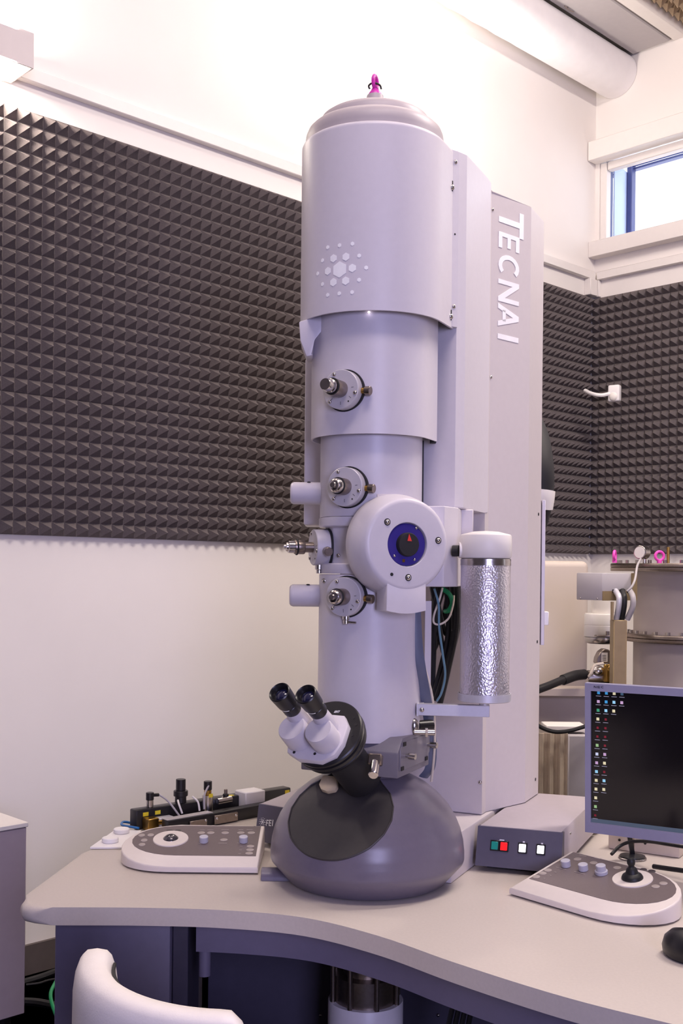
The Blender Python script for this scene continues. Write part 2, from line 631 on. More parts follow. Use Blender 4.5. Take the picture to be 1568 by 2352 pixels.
# fabric air duct under the ceiling, along the left wall
b = MB()
t = bmesh.new()
NS, NA = 120, 40
rows = []
for i in range(NS + 1):
    s = -2.0 + (DR - 0.002 + 2.0) * i / NS
    rg = []
    for k in range(NA):
        a = 2 * math.pi * k / NA
        wr = 0.004 * math.sin(s * 31 + 2 * a) * max(0, math.sin(s * 2.3)) + 0.003 * math.sin(s * 67 - 3 * a) * max(0, math.sin(s * 1.7 + 1))
        r = 0.130 + wr
        rg.append(t.verts.new(LW(s, 0.145 + r * math.cos(a), 4.495 + r * math.sin(a))))
    rows.append(rg)
for i in range(NS):
    for k in range(NA):
        t.faces.new((rows[i][k], rows[i][(k + 1) % NA], rows[i + 1][(k + 1) % NA], rows[i + 1][k]))
b.merge(t)
duct = b.build('air_duct', DUCTM, label='white fabric air duct running under the ceiling along the wall', category='air duct')
b = MB()
hp = LW(4.95, 0.29, 4.58)
b.tube([hp, hp + dL * 0.04 - Z * 0.006, hp + dL * 0.09 + Z * 0.0], 0.0025, 6, 3)
b.tube([hp + dL * 0.03, hp + dL * 0.035 + Z * 0.03], 0.003, 6, 2)
b.build('suspension_clip', STEELD, duct)

# pyramid foam
PS = 0.0518


def foam_mesh(nc, nr, name, m=FOAM, base=0.016, h=0.044, s=PS):
    b = MB()
    t = bmesh.new()
    g = 0.0006
    for i in range(nc):
        for j in range(nr):
            x0, y0 = i * s + g, j * s + g
            x1, y1 = (i + 1) * s - g, (j + 1) * s - g
            q = [t.verts.new(p + (base,)) for p in ((x0, y0), (x1, y0), (x1, y1), (x0, y1))]
            mx, my = (x0 + x1) / 2, (y0 + y1) / 2
            # slightly hollow flanks: a mid ring, then a blunt tip
            md = [t.verts.new((mx + (v.co.x - mx) * 0.44, my + (v.co.y - my) * 0.44, base + h * 0.5)) for v in q]
            tp = [t.verts.new((mx + (v.co.x - mx) * 0.05, my + (v.co.y - my) * 0.05, base + h)) for v in q]
            for k in range(4):
                l = (k + 1) % 4
                t.faces.new((q[k], q[l], md[l], md[k]))
                t.faces.new((md[k], md[l], tp[l], tp[k]))
            t.faces.new(tp)
    b.merge(t)
    b.box((nc * s / 2, nr * s / 2, base / 2), (nc * s - 0.001, nr * s - 0.001, base))
    return mesh_of(b, name, m, angle=20)


FZ0 = 1.6245
SH = {n: foam_mesh(n, 10, 'foam_sheet') for n in (10, 7)}


def foam_panel(me, M, label, group):
    o = bpy.data.objects.new('acoustic_foam_panel', me)
    C.objects.link(o)
    o.matrix_world = M
    o['label'], o['category'], o['group'] = label, 'foam panel', group
    return o


ORD = ('first', 'second', 'third', 'fourth', 'fifth', 'sixth', 'seventh', 'eighth', 'ninth')
ROWN = ('bottom', 'middle', 'top')
for j in range(3):
    z0 = FZ0 + j * 10 * PS
    for k in range(9):
        s0 = 1.178 + k * 10 * PS
        n = 7 if k == 8 else 10
        foam_panel(SH[n], frame(LW(s0, 0.001, z0), dL * (0.934 if k == 8 else 1.0), Z, -dR),
                   'charcoal pyramid foam panel behind the microscope, %s row, %s from the room corner' % (ROWN[j], ORD[8 - k]),
                   'foam panels of the wall behind the microscope, %s row' % ROWN[j])
    for k in range(4):
        foam_panel(SH[10], frame(RW(0.002 + (k + 1) * 10 * PS, 0.001, z0), dR, Z, -dL),
                   'charcoal pyramid foam panel under the window, %s row, %s from the room corner' % (ROWN[j], ORD[k]),
                   'foam panels of the wall under the window, %s row' % ROWN[j])
CF = foam_mesh(8, 8, 'ceiling_foam_sheet', FOAMC, h=0.05, s=0.065)
for i in range(3):
    for j in range(3):
        o = foam_panel(CF, frame(RW(0.605 + i * 0.525, 0.01 + j * 0.525, 4.659), -dR, dL * -1, -Z) @ Matrix.Identity(4),
                       'brown pyramid ceiling foam panel, %s from the air duct, %s from the window wall' % (ORD[i], ORD[j]), 'ceiling foam panels')

# up-and-down wall lamps
def sconce(s0, label, up):
    o = thing('wall_lamp', LW(s0, 0.0, 3.26), label, 'wall lamp')
    fm = frame(LW(s0, 0, 3.262), dL, Z, dR)   # x along wall, y up, z into wall
    b = MB()
    wd, hh, dp, th = 0.30, 0.125, 0.172, 0.006
    b.box((-wd / 2, hh / 2, -dp + th / 2), (wd, hh, th), fm, 0.001, 1)
    b.box((-wd / 2, hh / 2, -th / 2 - 0.001), (wd, hh, th), fm, 0.001, 1)
    b.box((-th / 2, hh / 2, -dp / 2), (th, hh, dp - 2 * th), fm, 0.001, 1)
    b.box((-wd + th / 2, hh / 2, -dp / 2), (th, hh, dp - 2 * th), fm, 0.001, 1)
    b.build('lamp_housing', LOUVER, o)
    b = MB()
    b.box((-wd / 2, 0.01, -dp / 2), (wd - 0.03, 0.004, dp - 0.035), fm)
    b.build('diffuser', GLOW, o)
    b = MB()
    b.rod(fm @ Vector((-wd + 0.02, 0.06, -dp / 2)), fm @ Vector((-0.02, 0.06, -dp / 2)), 0.013)
    b.build('lamp_tube', GLOW, o)
    c = fm @ Vector((-wd / 2, hh - 0.01, -dp / 2))
    area('wall_lamp_uplight', c, c + Z, 0.24, 0.11, up, (1.0, 0.89, 0.78)).parent = None
    c2 = fm @ Vector((-wd / 2, 0.004, -dp / 2))
    area('wall_lamp_downlight', c2, c2 - Z, 0.24, 0.11, 7, (1.0, 0.89, 0.78))
    return o


sconce(1.883, 'white box wall lamp above the start of the foam wall', 4)
sconce(3.95, 'white box wall lamp hidden behind the microscope head', 28)

# motion detector on the right-hand foam
o = thing('motion_detector', W(1411, 922, 6.2), 'white motion detector on the foam wall under the window', 'motion detector')
fm = axis_frame(W(1411, 904, 6.2), Vector((-0.55, -0.83, 0)))
b = MB(); b.box((0, 0, 0), (0.068, 0.095, 0.045), fm, 0.01, 3); b.build('case', WHITE, o)
b = MB(); b.ball((0, -0.02, 0.018), (0.026, 0.026, 0.016), fm); b.build('lens', PUMPW, o)
b = MB(); b.tube([W(1400, 904, 6.2), W(1380, 908, 6.2), W(1358, 904, 6.24), W(1343, 897, 6.3)], 0.011, 8); b.build('cable_sleeve', WHITE, o)

# ================================================================== DESK
def dk(px, py):
    p = onZ(px, py, 0.75)
    return (p.x, p.y)


front = spline([Vector((x, y, 0)) for x, y in (dk(120, 2084), dk(330, 2085), dk(520, 2091), dk(700, 2108), dk(870, 2150), dk(1050, 2213), dk(1300, 2291), (0.585, 1.80), (0.86, 1.62), (1.2, 1.40))], 6)
rest = [(1.34, 1.36), (1.46, 1.44), (1.85, 2.1), (1.8, 2.6), (1.2, 3.55), (-0.46, 3.6), dk(311, 1904), dk(180, 1959), dk(60, 2056), dk(47, 2070), dk(52, 2079), dk(75, 2084)]
top_poly = [(p.x, p.y) for p in front] + rest
desk = thing('desk', (0.3, 2.6, 0), 'beige desk with a wavy front edge carrying the electron microscope', 'desk')
b = MB()
b.prism(top_poly, 0.710, 0.75, bev=0.0165, seg=5, which='rims')
b.build('desktop', DESK, desk, angle=50)
# pedestal under the left wing
b = MB()
xl, xr = W(125, 2200, 2.5).x, W(391, 2200, 2.5).x
b.box(((xl + xr) / 2, 2.5 + 0.3, 0.374), (xr - xl, 0.6, 0.67), I4, 0.006, 2)
b.build('pedestal', PANEL, desk)
b = MB()
b.box((xr + 0.02, 2.62, 0.374), (0.036, 0.2, 0.67), I4, 0.002, 1)
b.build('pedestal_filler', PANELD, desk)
# curved apron behind the front edge
ap = [p + Vector((0.012, 0.085, 0)) for p in front]
ap = [p for p in ap if p.x > W(425, 2150, 2.46).x]
poly = [(p.x, p.y) for p in ap] + [(p.x + 0.006, p.y + 0.022) for p in reversed(ap)]
b = MB()
b.prism(poly, 0.625, 0.7095)
b.build('apron', PANEL, desk)
b = MB()
b.prism([(-0.35, 2.95), (1.6, 2.75), (1.6, 2.79), (-0.35, 2.99)], 0.05, 0.7095)
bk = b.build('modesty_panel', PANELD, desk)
for q in ((735, 2332), (1006, 2332)):
    screw(on_plane(q[0], q[1], Vector((-0.35, 2.945, 0)), Vector((-0.1, -1, 0)).normalized()), (-0.1, -1, 0), desk, 0.9)
b = MB()
b.prism([(0.8, 2.0), (1.5, 1.7), (1.55, 1.74), (0.85, 2.05)], 0.05, 0.7095)
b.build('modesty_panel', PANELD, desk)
b = MB()
bp = W(470, 2215, 2.52)
b.cyl(0.014, bp.z - 0.025, 0.7095, Matrix.Translation((bp.x, bp.y, 0)), 16)
b.build('bracket_tube', PANEL, desk)

# ================================================================== ELECTRON MICROSCOPE
X0, Y0 = 0.070, 2.66
CC = Vector((X0, Y0, 0))
FA = -25.0                              # azimuth the instrument faces
fv = az(FA)
bv = -fv
rv = Vector((math.cos(R(FA)), math.sin(R(FA)), 0))
mic = thing('electron_microscope', (X0, Y0, 0.75), 'tall grey transmission electron microscope with domed base and binocular on the desk', 'microscope')


def col(a, r, z):
    return CC + az(a) * r + Z * z


def ins(l, bk, z):
    return CC + rv * l + bv * bk + Z * z


def hit(px, py, r):
    d = ray(px, py)
    ox, oy = -X0, -Y0
    A = d.x ** 2 + d.y ** 2
    B = 2 * (ox * d.x + oy * d.y)
    Cq = ox * ox + oy * oy - r * r
    disc = max(0, B * B - 4 * A * Cq)
    t = (-B - math.sqrt(disc)) / (2 * A)
    return CAM + d * t


MC = Matrix.Translation(CC)
# column sections, bottom to top
b = MB()
b.lathe([(0.0, 1.10), (0.1235, 1.10), (0.1255, 1.119), (0.125, 1.30), (0.1245, 1.493), (0.123, 1.4945), (0, 1.4945)], MC, 72)
b.build('projector_section', PAINT, mic)
b = MB()
b.lathe([(0, 1.496), (0.125, 1.496), (0.1265, 1.498), (0.1265, 1.518), (0.124, 1.521), (0, 1.521)], MC, 72)
b.build('lower_ring', PAINT, mic)
b = MB()
pol = []
for k in range(12):
    a = -30 + 360 * k / 12 - 25
    pol.append((0.112 * math.sin(R(a)), -0.112 * math.cos(R(a))))
b.prism(pol, 1.519, 1.612, MC, bev=0.004, seg=2, which='vert')
lens = b.build('objective_block', PAINT, mic)
b = MB()
b.lathe([(0, 1.608), (0.124, 1.608), (0.1265, 1.611), (0.1265, 1.629), (0.125, 1.631), (0, 1.631)], MC, 72)
b.build('upper_ring', PAINT, mic)
b = MB()
b.lathe([(0, 1.632), (0.1235, 1.632), (0.1245, 1.634), (0.1245, 1.84), (0, 1.84)], MC, 72)
b.build('condenser_section', PAINT, mic)
screw(hit(777, 1276, 0.109), az(-30), mic, 1.1)
screw(hit(744, 1334, 0.125), az(-62), mic, 1.3)

# upper cover shells
def u_plan(r, back, n=40):
    out = []
    for k in range(n + 1):
        a = FA - 90 + 180 * k / n
        p = az(a) * r
        out.append(Vector((p.x, p.y, 0)))
    out = [out[0] + bv * back] + out + [out[-1] + bv * back]
    return out


def u_shell(b, r, back, z0, z1, th, top=True):
    t = bmesh.new()
    o_, i_ = u_plan(r, back), u_plan(r - th, back)
    vo = [[t.verts.new(p + CC + Z * z) for p in o_] for z in (z0, z1)]
    vi = [[t.verts.new(p + CC + Z * z) for p in i_] for z in (z0, z1)]
    n = len(o_)
    for k in range(n - 1):
        t.faces.new((vo[0][k], vo[0][k + 1], vo[1][k + 1], vo[1][k]))
        t.faces.new((vi[0][k], vi[0][k + 1], vi[1][k + 1], vi[1][k]))
        t.faces.new((vo[0][k], vo[0][k + 1], vi[0][k + 1], vi[0][k]))
        t.faces.new((vo[1][k], vo[1][k + 1], vi[1][k + 1], vi[1][k]))
    for k in (0, n - 1):
        t.faces.new((vo[0][k], vo[1][k], vi[1][k], vi[0][k]))
    b.merge(t)


b = MB()
u_shell(b, 0.148, 0.06, 1.8216, 2.16, 0.004)
b.build('middle_cover', PAINT, mic)
b = MB()
b.lathe([(0, 1.83), (0.118, 1.83), (0.118, 2.3), (0, 2.3)], MC, 48)
b.build('inner_column', BLACKM, mic)
b = MB()
u_shell(b, 0.177, 0.088, 2.10, 2.525, 0.005)
# rolled upper lip
t = bmesh.new()
lp = []
for q, (dr, dz) in enumerate(((0, 0), (0.0, 0.004), (0.002, 0.008), (0.006, 0.011), (0.02, 0.012))):
    lp.append([t.verts.new(p + CC + Z * (2.525 + dz)) for p in u_plan(0.177 - dr, 0.088)])
for q in range(4):
    for k in range(len(lp[0]) - 1):
        t.faces.new((lp[q][k], lp[q][k + 1], lp[q + 1][k + 1], lp[q + 1][k]))
b.merge(t)
drum = b.build('gun_cover', PAINT, mic)
b = MB()
b.lathe([(0.169, 2.50), (0.169, 2.548), (0.1675, 2.560), (0.163, 2.571), (0.154, 2.580), (0.143, 2.585), (0.1372, 2.587), (0.1362, 2.591), (0.1350, 2.597), (0.131, 2.604), (0.121, 2.611), (0.102, 2.618), (0.075, 2.628), (0.045, 2.640), (0.027, 2.648), (0.0225, 2.652), (0.0205, 2.667), (0, 2.667)], MC, 80)
b.build('domed_cap', CAPM, mic)
# lifting eye with a cable tie
b = MB()
b.lathe([(0.017, 2.667), (0.0165, 2.672), (0.0105, 2.680), (0.007, 2.688), (0, 2.689)], MC, 24)
b.torus(0.0155, 0.0048, frame(CC + Z * 2.7, Vector((0.35, 0.94, 0)), Z, Vector((0.94, -0.35, 0))), 30, 10)
eye = b.build('lifting_eye', MAG, mic)
b = MB()
b.tube([CC + Vector((dx, dy, z)) for dx, dy, z in ((-0.013, -0.004, 2.682), (-0.016, -0.006, 2.689), (-0.008, -0.012, 2.693), (0.004, -0.012, 2.692), (0.012, -0.006, 2.690), (0.015, -0.004, 2.682))], 0.0026, 8, 4)
b.build('cable_tie', RUBBER, eye)
# hexagon emblem on the gun cover
for (hx, hy, hr) in ((690, 775, 165), (568, 550, 83), (818, 520, 83), (455, 806, 83), (946, 745, 85), (565, 1030, 84), (813, 1000, 85),
                     (454, 330, 43), (690, 291, 43), (950, 260, 43), (348, 593, 43), (1085, 498, 43), (252, 857, 43), (1225, 738, 43),
                     (347, 1068, 43), (1083, 982, 43), (452, 1284, 43), (684, 1254, 43), (943, 1228, 43)):
    c = hit(700 + hx / 8.711, 530 + hy / 8.711, 0.1776)
    a0 = math.degrees(math.atan2(c.x - X0, -(c.y - Y0)))
    rr = hr / 8.711 * 2.49 / F
    t = bmesh.new()
    def cv(x, y, rad=0.1778):
        return t.verts.new(col(a0 + math.degrees(x / 0.1775), rad, c.z + y))
    cen = cv(0, 0)
    vs = [cv(rr * math.sin(R(60 * k)), rr * math.cos(R(60 * k))) for k in range(6)]
    vb = [cv(rr * math.sin(R(60 * k)), rr * math.cos(R(60 * k)), 0.1765) for k in range(6)]
    for k in range(6):
        t.faces.new((cen, vs[k], vs[(k + 1) % 6]))
        t.faces.new((vs[k], vs[(k + 1) % 6], vb[(k + 1) % 6], vb[k]))
    b = MB(); b.merge(t)
    b.build('emblem_hexagon', INKW, drum)
# status light under the gun cover
b = MB(); b.ball(tuple(W(847, 717, 2.505)), (0.003, 0.003, 0.002), I4, 12, 8); b.build('status_light', LED, mic)

# back cover of the column
P0 = Vector((0.2762, 2.67, 0)); P1 = Vector((0.3007, 2.694, 0)); P2 = Vector((0.3742, 2.859, 0))
lt0 = (P0 - CC).dot(rv)
bk0 = (P0 - CC).dot(bv)
def pl(v): return (v.x, v.y)
cover = [pl(P0), pl(P1), pl(P2), pl(P2 + bv * 0.03), pl(ins(-0.19, 0.42, 0)), pl(ins(-0.19, bk0 + 0.03, 0)), pl(ins(-0.165, bk0, 0))]
b = MB()
b.prism(cover, 1.66, 2.541, bev=0.004, seg=2, which='rims')
bc = b.build('back_cover', PAINT, mic, angle=12)
# flange strip with screws
b = MB()
fa, fb = W(1034, 550, 2.652), W(1051, 550, 2.668)
nn = Vector((fb.y - fa.y, fa.x - fb.x, 0)).normalized()
tt = Vector((fb.x - fa.x, fb.y - fa.y, 0)).normalized()
wdt = (Vector((fb.x, fb.y, 0)) - Vector((fa.x, fa.y, 0))).length
fmf = frame(Vector((fa.x, fa.y, 0)), tt, Z, nn)
b.prism([(0, 2.103), (wdt, 2.103), (wdt, 2.535), (0, 2.535)], -0.006, 0.0025, fmf, bev=0.001, seg=1)
fl = b.build('side_flange', PAINT, mic)
for (q, z) in ((0.5, 2.507), (0.45, 2.153)):
    screw(fmf @ Vector((wdt * q, z, 0.0025)), nn, mic, 1.15)
screw(fmf @ Vector((wdt * 0.5, 2.33, 0.0025)), nn, mic, 0.6, HOLE, 'screw_hole')
for z in (2.445, 2.13):
    b = MB()
    b.box((0, 0, 0), (0.013, 0.026, 0.003), axis_frame(fmf @ Vector((-0.003, z, 0.0035)), nn), 0.001, 1)
    b.build('slot_recess', BLACKM, fl)
    screw(fmf @ Vector((-0.001, z - 0.004, 0.0055)), nn, mic, 1.4)
# black strips painting the shade in the gap between covers and back cover
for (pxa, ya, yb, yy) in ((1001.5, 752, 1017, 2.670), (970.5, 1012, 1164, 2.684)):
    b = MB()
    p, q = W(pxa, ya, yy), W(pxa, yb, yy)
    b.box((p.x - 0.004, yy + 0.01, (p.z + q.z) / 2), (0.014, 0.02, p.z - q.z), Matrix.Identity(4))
    b.build('gap_shade', BLACKM, mic)
# panel and bracket on the far side of the column
b = MB()
p, q = W(697, 1206, 2.80), W(697, 822, 2.80)
b.box((p.x + 0.05, 2.86, (p.z + q.z) / 2), (0.10, 0.12, q.z - p.z), I4, 0.006, 2)
b.build('side_panel', PAINT, mic)
b = MB()
poly = [W(x, y, 2.60) for x, y in ((687, 743), (740, 727), (743, 764), (720, 783), (718, 820), (704, 823), (690, 786))]
b.prism([(v.x, v.z) for v in poly], -2.66, -2.58, Matrix(((1, 0, 0, 0), (0, 0, -1, 0), (0, 1, 0, 0), (0, 0, 0, 1))), bev=0.003, seg=2)
b.build('cover_bracket', PAINT, mic)

# tower with lettering
F0 = Vector((0.3768, 2.868, 0)); T0 = Vector((0.392, 2.91, 0)); T1 = Vector((0.518, 3.026, 0)); T2 = Vector((0.5765, 3.149, 0))
tower_poly = [pl(F0 - rv * 0.42), pl(F0), pl(T0), pl(T1), pl(T2), pl(T2 + Vector((0.020, 0.12, 0))), pl(T2 + bv * 0.12 - rv * 0.62), pl(F0 - rv * 0.42 + bv * 0.1)]
b = MB()
b.prism(tower_poly, 0.8625, 2.524, bev=0.003, seg=2, which='rims')
tower = b.build('rear_tower', PAINT2, mic, angle=12)
tn = (T1 - T0).normalized()
nrm = Vector((tn.y, -tn.x, 0))
pw = (T1 - T0).length
base = frame(T0 + nrm * 0.0004, -Z, tn, nrm)     # text x downwards, text y to the right
for ch, yc, wd, l0, l1 in (('T', 512, 0.070, 0.030, 0.137), ('E', 558, 0.043, 0.030, 0.119), ('C', 612, 0.056, 0.030, 0.119), ('N', 673, 0.060, 0.030, 0.119), ('A', 729, 0.062, 0.030, 0.119), ('I', 778, 0.014, 0.030, 0.119)):
    zc = W(1172, yc, 2.965).z
    letter(ch, base @ Matrix.Translation((-(zc) - wd / 2, l0, 0)), wd, l1 - l0, INKW, tower)
for (x, y) in ((1128, 481), (1124, 866)):
    screw(on_plane(x + 3, y, T0, nrm), nrm, mic, 1.0)
n2 = (T2 - T1).normalized(); n2 = Vector((n2.y, -n2.x, 0))
for (x, y) in ((1236, 1181), (1233, 1474), (1229, 1790)):
    screw(on_plane(x, y, T1, n2), n2, mic, 1.1, HOLE, 'screw_hole')
screw(on_plane(1102, 1797, F0, fv), fv, mic, 1.1)
# edge panel and catch at the back of the tower
b = MB()
p, q = W(1243, 1150, 3.2), W(1243, 1482, 3.17)
b.box((p.x + 0.002, 3.22, (p.z + q.z) / 2), (0.010, 0.10, p.z - q.z), I4, 0.001, 1)
b.build('rear_door_edge', PAINT, mic)
b = MB()
p = W(1254, 1420, 3.2)
b.box((p.x - 0.004, 3.2, p.z), (0.016, 0.04, 0.04), I4, 0.002, 1)
b.build('door_catch', WHITE, mic)
# plinth the tower stands on, and the base plate behind the dome
b = MB()
b.prism([pl(ins(-0.20, 0.05, 0)), pl(ins(0.20, 0.05, 0)), pl(ins(0.20, 0.62, 0)), pl(ins(-0.20, 0.62, 0))], 0.7505, 0.861, bev=0.004, seg=2)
b.build('plinth', PAINT2, mic)

# aperture drives
def drive(c, a, R0, R1, knob, rad=0.046, flat=False, z=None, thumb=True, surf=0.125):
    """c: axis point on column axis height; dial from radius R0 to R1 along azimuth a, knob out to radius knob"""
    ax = az(a)
    M0 = axis_frame(Vector((c.x, c.y, z)), ax)
    b = MB()
    b.lathe([(0, R0), (rad, R0), (rad, R1 - 0.0015), (rad - 0.0015, R1), (0.016, R1), (0, R1)], M0, 48)
    d = b.build('aperture_drive', FACE, mic)
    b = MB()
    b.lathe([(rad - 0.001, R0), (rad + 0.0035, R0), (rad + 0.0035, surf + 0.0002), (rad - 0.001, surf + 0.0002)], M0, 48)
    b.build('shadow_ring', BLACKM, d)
    b = MB()
    L = knob - R1
    b.lathe([(0, R1 - 0.002), (0.0125, R1 - 0.002), (0.0125, R1 + L * 0.3), (0.0165, R1 + L * 0.3), (0.0172, R1 + L * 0.32), (0.0172, R1 + L * 0.62), (0.0165, R1 + L * 0.64), (0, R1 + L * 0.64)] if flat else
            [(0, R1 - 0.002), (0.019, R1 - 0.002), (0.0195, R1), (0.0195, R1 + L * 0.52), (0.0185, R1 + L * 0.55), (0, R1 + L * 0.55)], M0, 32)
    kb = b.build('knob_sleeve', STEELD, d)
    b = MB()
    if flat:
        b.lathe([(0, R1 + L * 0.6), (0.0145, R1 + L * 0.6), (0.0145, R1 + L * 0.85), (0.011, R1 + L * 0.87), (0.010, R1 + L * 0.93), (0.006, R1 + L * 0.95), (0.005, R1 + L), (0, R1 + L)], M0, 32)
    else:
        b.lathe([(0, R1 + L * 0.5), (0.0150, R1 + L * 0.5), (0.0150, R1 + L * 0.6), (0.0165, R1 + L * 0.62), (0.0165, R1 + L * 0.72), (0.0142, R1 + L * 0.75), (0.0142, R1 + L * 0.95), (0.0128, R1 + L), (0, R1 + L)] if knob - R1 > 0.07 else
                [(0, R1 + L * 0.5), (0.0172, R1 + L * 0.5), (0.0172, R1 + L * 0.7), (0.015, R1 + L * 0.76), (0.012, R1 + L * 0.8), (0.0115, R1 + L * 0.88), (0.007, R1 + L * 0.9), (0.006, R1 + L), (0, R1 + L)], M0, 32)
    b.build('knob_tip', STEEL, d)
    b = MB()
    b.torus(0.0178, 0.0022, M0 @ Matrix.Translation((0, 0, R1 + L * 0.56)), 28, 8)
    b.build('o_ring', RUBBER, d)
    for an in (115, -15, 225):
        p = M0 @ Vector((rad * 0.85 * math.cos(R(an)), rad * 0.85 * math.sin(R(an)), R1))
        screw(p, ax, d, 1.0)
    for an, ln in ((5, 0.006), (-38, 0.007), (-88, 0.008), (-135, 0.006)):
        bb = MB()
        dr = Vector((math.cos(R(an)), math.sin(R(an)), 0))
        pr = Vector((-dr.y, dr.x, 0))
        c0 = dr * rad * 0.62
        bb.quad([M0 @ (c0 + pr * 0.0005 + Z * (R1 + 0.0003)), M0 @ (c0 - pr * 0.0005 + Z * (R1 + 0.0003)), M0 @ (c0 - pr * 0.0005 + dr * ln + Z * (R1 + 0.0003)), M0 @ (c0 + pr * 0.0005 + dr * ln + Z * (R1 + 0.0003))])
        bb.build('dial_mark', INK, d)
    p = M0 @ Vector((rad * 0.62 * math.cos(R(-52)) * 1.2, rad * math.sin(R(-52)) * 0.8, R1))
    screw(p, ax, d, 0.45, HOLE, 'hole')
    if thumb:
        e = -4 if not flat else -10
        dr = Vector((math.cos(R(e)), math.sin(R(e)), 0))
        q0 = M0 @ (dr * rad + Z * (R0 + (R1 - R0) * 0.45))
        q1 = M0 @ (dr * (rad + 0.008) + Z * (R0 + (R1 - R0) * 0.45))
        q2 = M0 @ (dr * (rad + 0.022) + Z * (R0 + (R1 - R0) * 0.45))
        bb = MB(); bb.rod(q0, q1, 0.0075); bb.build('clamp_neck', BRASS, d)
        bb = MB(); bb.rod(q1, q2, 0.0105, 20, 0.001); bb.build('clamp_screw', STEELD, d)
    return d, M0


drive(CC, -27, 0.132, 0.170, 0.246, z=1.9225, surf=0.1482)
drive(CC, -27, 0.108, 0.145, 0.205, z=1.699)
d3, M3 = drive(CC, -27, 0.108, 0.145, 0.205, z=1.4424)
b = MB()
q = M3 @ Vector((0.002, -0.046, 0.132))
b.cyl(0.009, -0.008, 0.004, Matrix.Translation(q), 20, 0.001)
b.cyl(0.0065, -0.018, -0.008, Matrix.Translation(q), 20, 0.001)
b.rod(q - Z * 0.013, q - Z * 0.014 + rv * 0.026, 0.0026)
b.build('locking_lever', STEEL, d3)
d4, M4 = drive(CC, -73, 0.107, 0.146, 0.218, rad=0.0435, flat=True, z=1.559, surf=0.112)
q = M4 @ Vector((0.0, -0.044, 0.13))
b = MB()
b.cyl(0.010, -0.010, 0.004, Matrix.Translation(q), 20, 0.001)
b.cyl(0.007, -0.019, -0.010, Matrix.Translation(q), 20, 0.001)
b.build('locking_lever', STEEL, d4)
# stub cylinders on the far left
for zc, xe in ((1.692, 667), (1.4417, 665)):
    e = W(xe, PY - (zc - EYE) / 2.66 * F, 2.66)
    dirv = Vector((-1, 0.0, 0))
    b = MB()
    r0 = 0.0272
    L = X0 - e.x
    M0 = axis_frame(Vector((X0, 2.66, zc)), dirv)
    b.lathe([(0, 0.09), (r0, 0.09), (r0, L - 0.008), (r0 - 0.002, L - 0.003), (r0 - 0.006, L), (0, L)], M0, 32)
    st = b.build('detector_stub', PAINT, mic)
    b = MB()
    b.ball((0, 0, 0), (0.0048, 0.0048, 0.002), axis_frame(Vector((e.x + 0.045, 2.652, zc + r0 - 0.0006)), Z), 12, 8)
    b.build('set_screw', BLACKM, st)

# goniometer (specimen stage) with dust cover
GA = 24.0
gd = 0.197
ga = az(GA)
G0 = Vector((X0, Y0, 1.5645)) + ga * gd
MG = axis_frame(G0, ga)
b = MB()
prof = [(0.0, -0.085), (0.116, -0.085), (0.119, -0.080), (0.119, -0.060), (0.117, -0.045), (0.1115, -0.022), (0.1065, -0.006), (0.1035, -0.003), (0.0985, -0.0005), (0.095, 0.0), (0.0515, 0.0), (0.0505, -0.001), (0.0495, -0.012), (0, -0.012)]
b.lathe(prof, MG, 72)
gon = b.build('goniometer_housing', PAINT, mic)
b = MB()
pol = [(-0.050, -0.080), (-0.0505, -0.151)]
for k in range(9):
    x = -0.0505 + 0.101 * k / 8
    pol.append((x, -0.151 - 0.007 * math.sin(math.pi * k / 8)))
pol += [(0.0505, -0.151), (0.050, -0.080)]
b.prism(pol, -0.055, -0.002, MG, bev=0.002, seg=2)
b.build('goniometer_skirt', PAINT, mic)
b = MB()
b.lathe([(0.0490, -0.0125), (0.0485, -0.006), (0.046, -0.004), (0.026, -0.004), (0.0255, -0.012)], MG, 56)
pr = b.build('purple_ring', PURPLE, gon)
b = MB()
b.lathe([(0, -0.011), (0.0275, -0.011), (0.0275, 0.004), (0.0255, 0.008), (0, 0.009)], MG, 40)
rk = b.build('specimen_holder_cap', BLACKM, gon)
b = MB()
b.prism([(-0.005, 0.008), (0.006, 0.0075), (-0.001, 0.024)], 0.0085, 0.0098, MG)
b.build('red_pointer', RED, gon)
for (x, y) in ((-0.052, 0.050), (0.080, 0.011), (0.003, -0.0755)):
    p = MG @ Vector((x, y, 0))
    inst(HOLE, axis_frame(p, ga) @ Matrix.Diagonal((2.0, 2.0, 0.6, 1)), 'screw_recess', gon)
    screw(p + ga * 0.0004, ga, gon, 1.3)
screw(MG @ Vector((-0.0396, -0.0685, 0)), ga, gon, 0.95, HOLE, 'hole')
for (x, y, k) in ((-0.031, -0.026, 0.7), (0.020, -0.034, 0.7), (0.024, 0.038, 0.7)):
    screw(MG @ Vector((x, y, -0.004)), ga, gon, k)
b = MB()
b.box((-0.008, -0.037, -0.0035), (0.006, 0.007, 0.002), MG)
b.build('contact_chip', BRASS, gon)
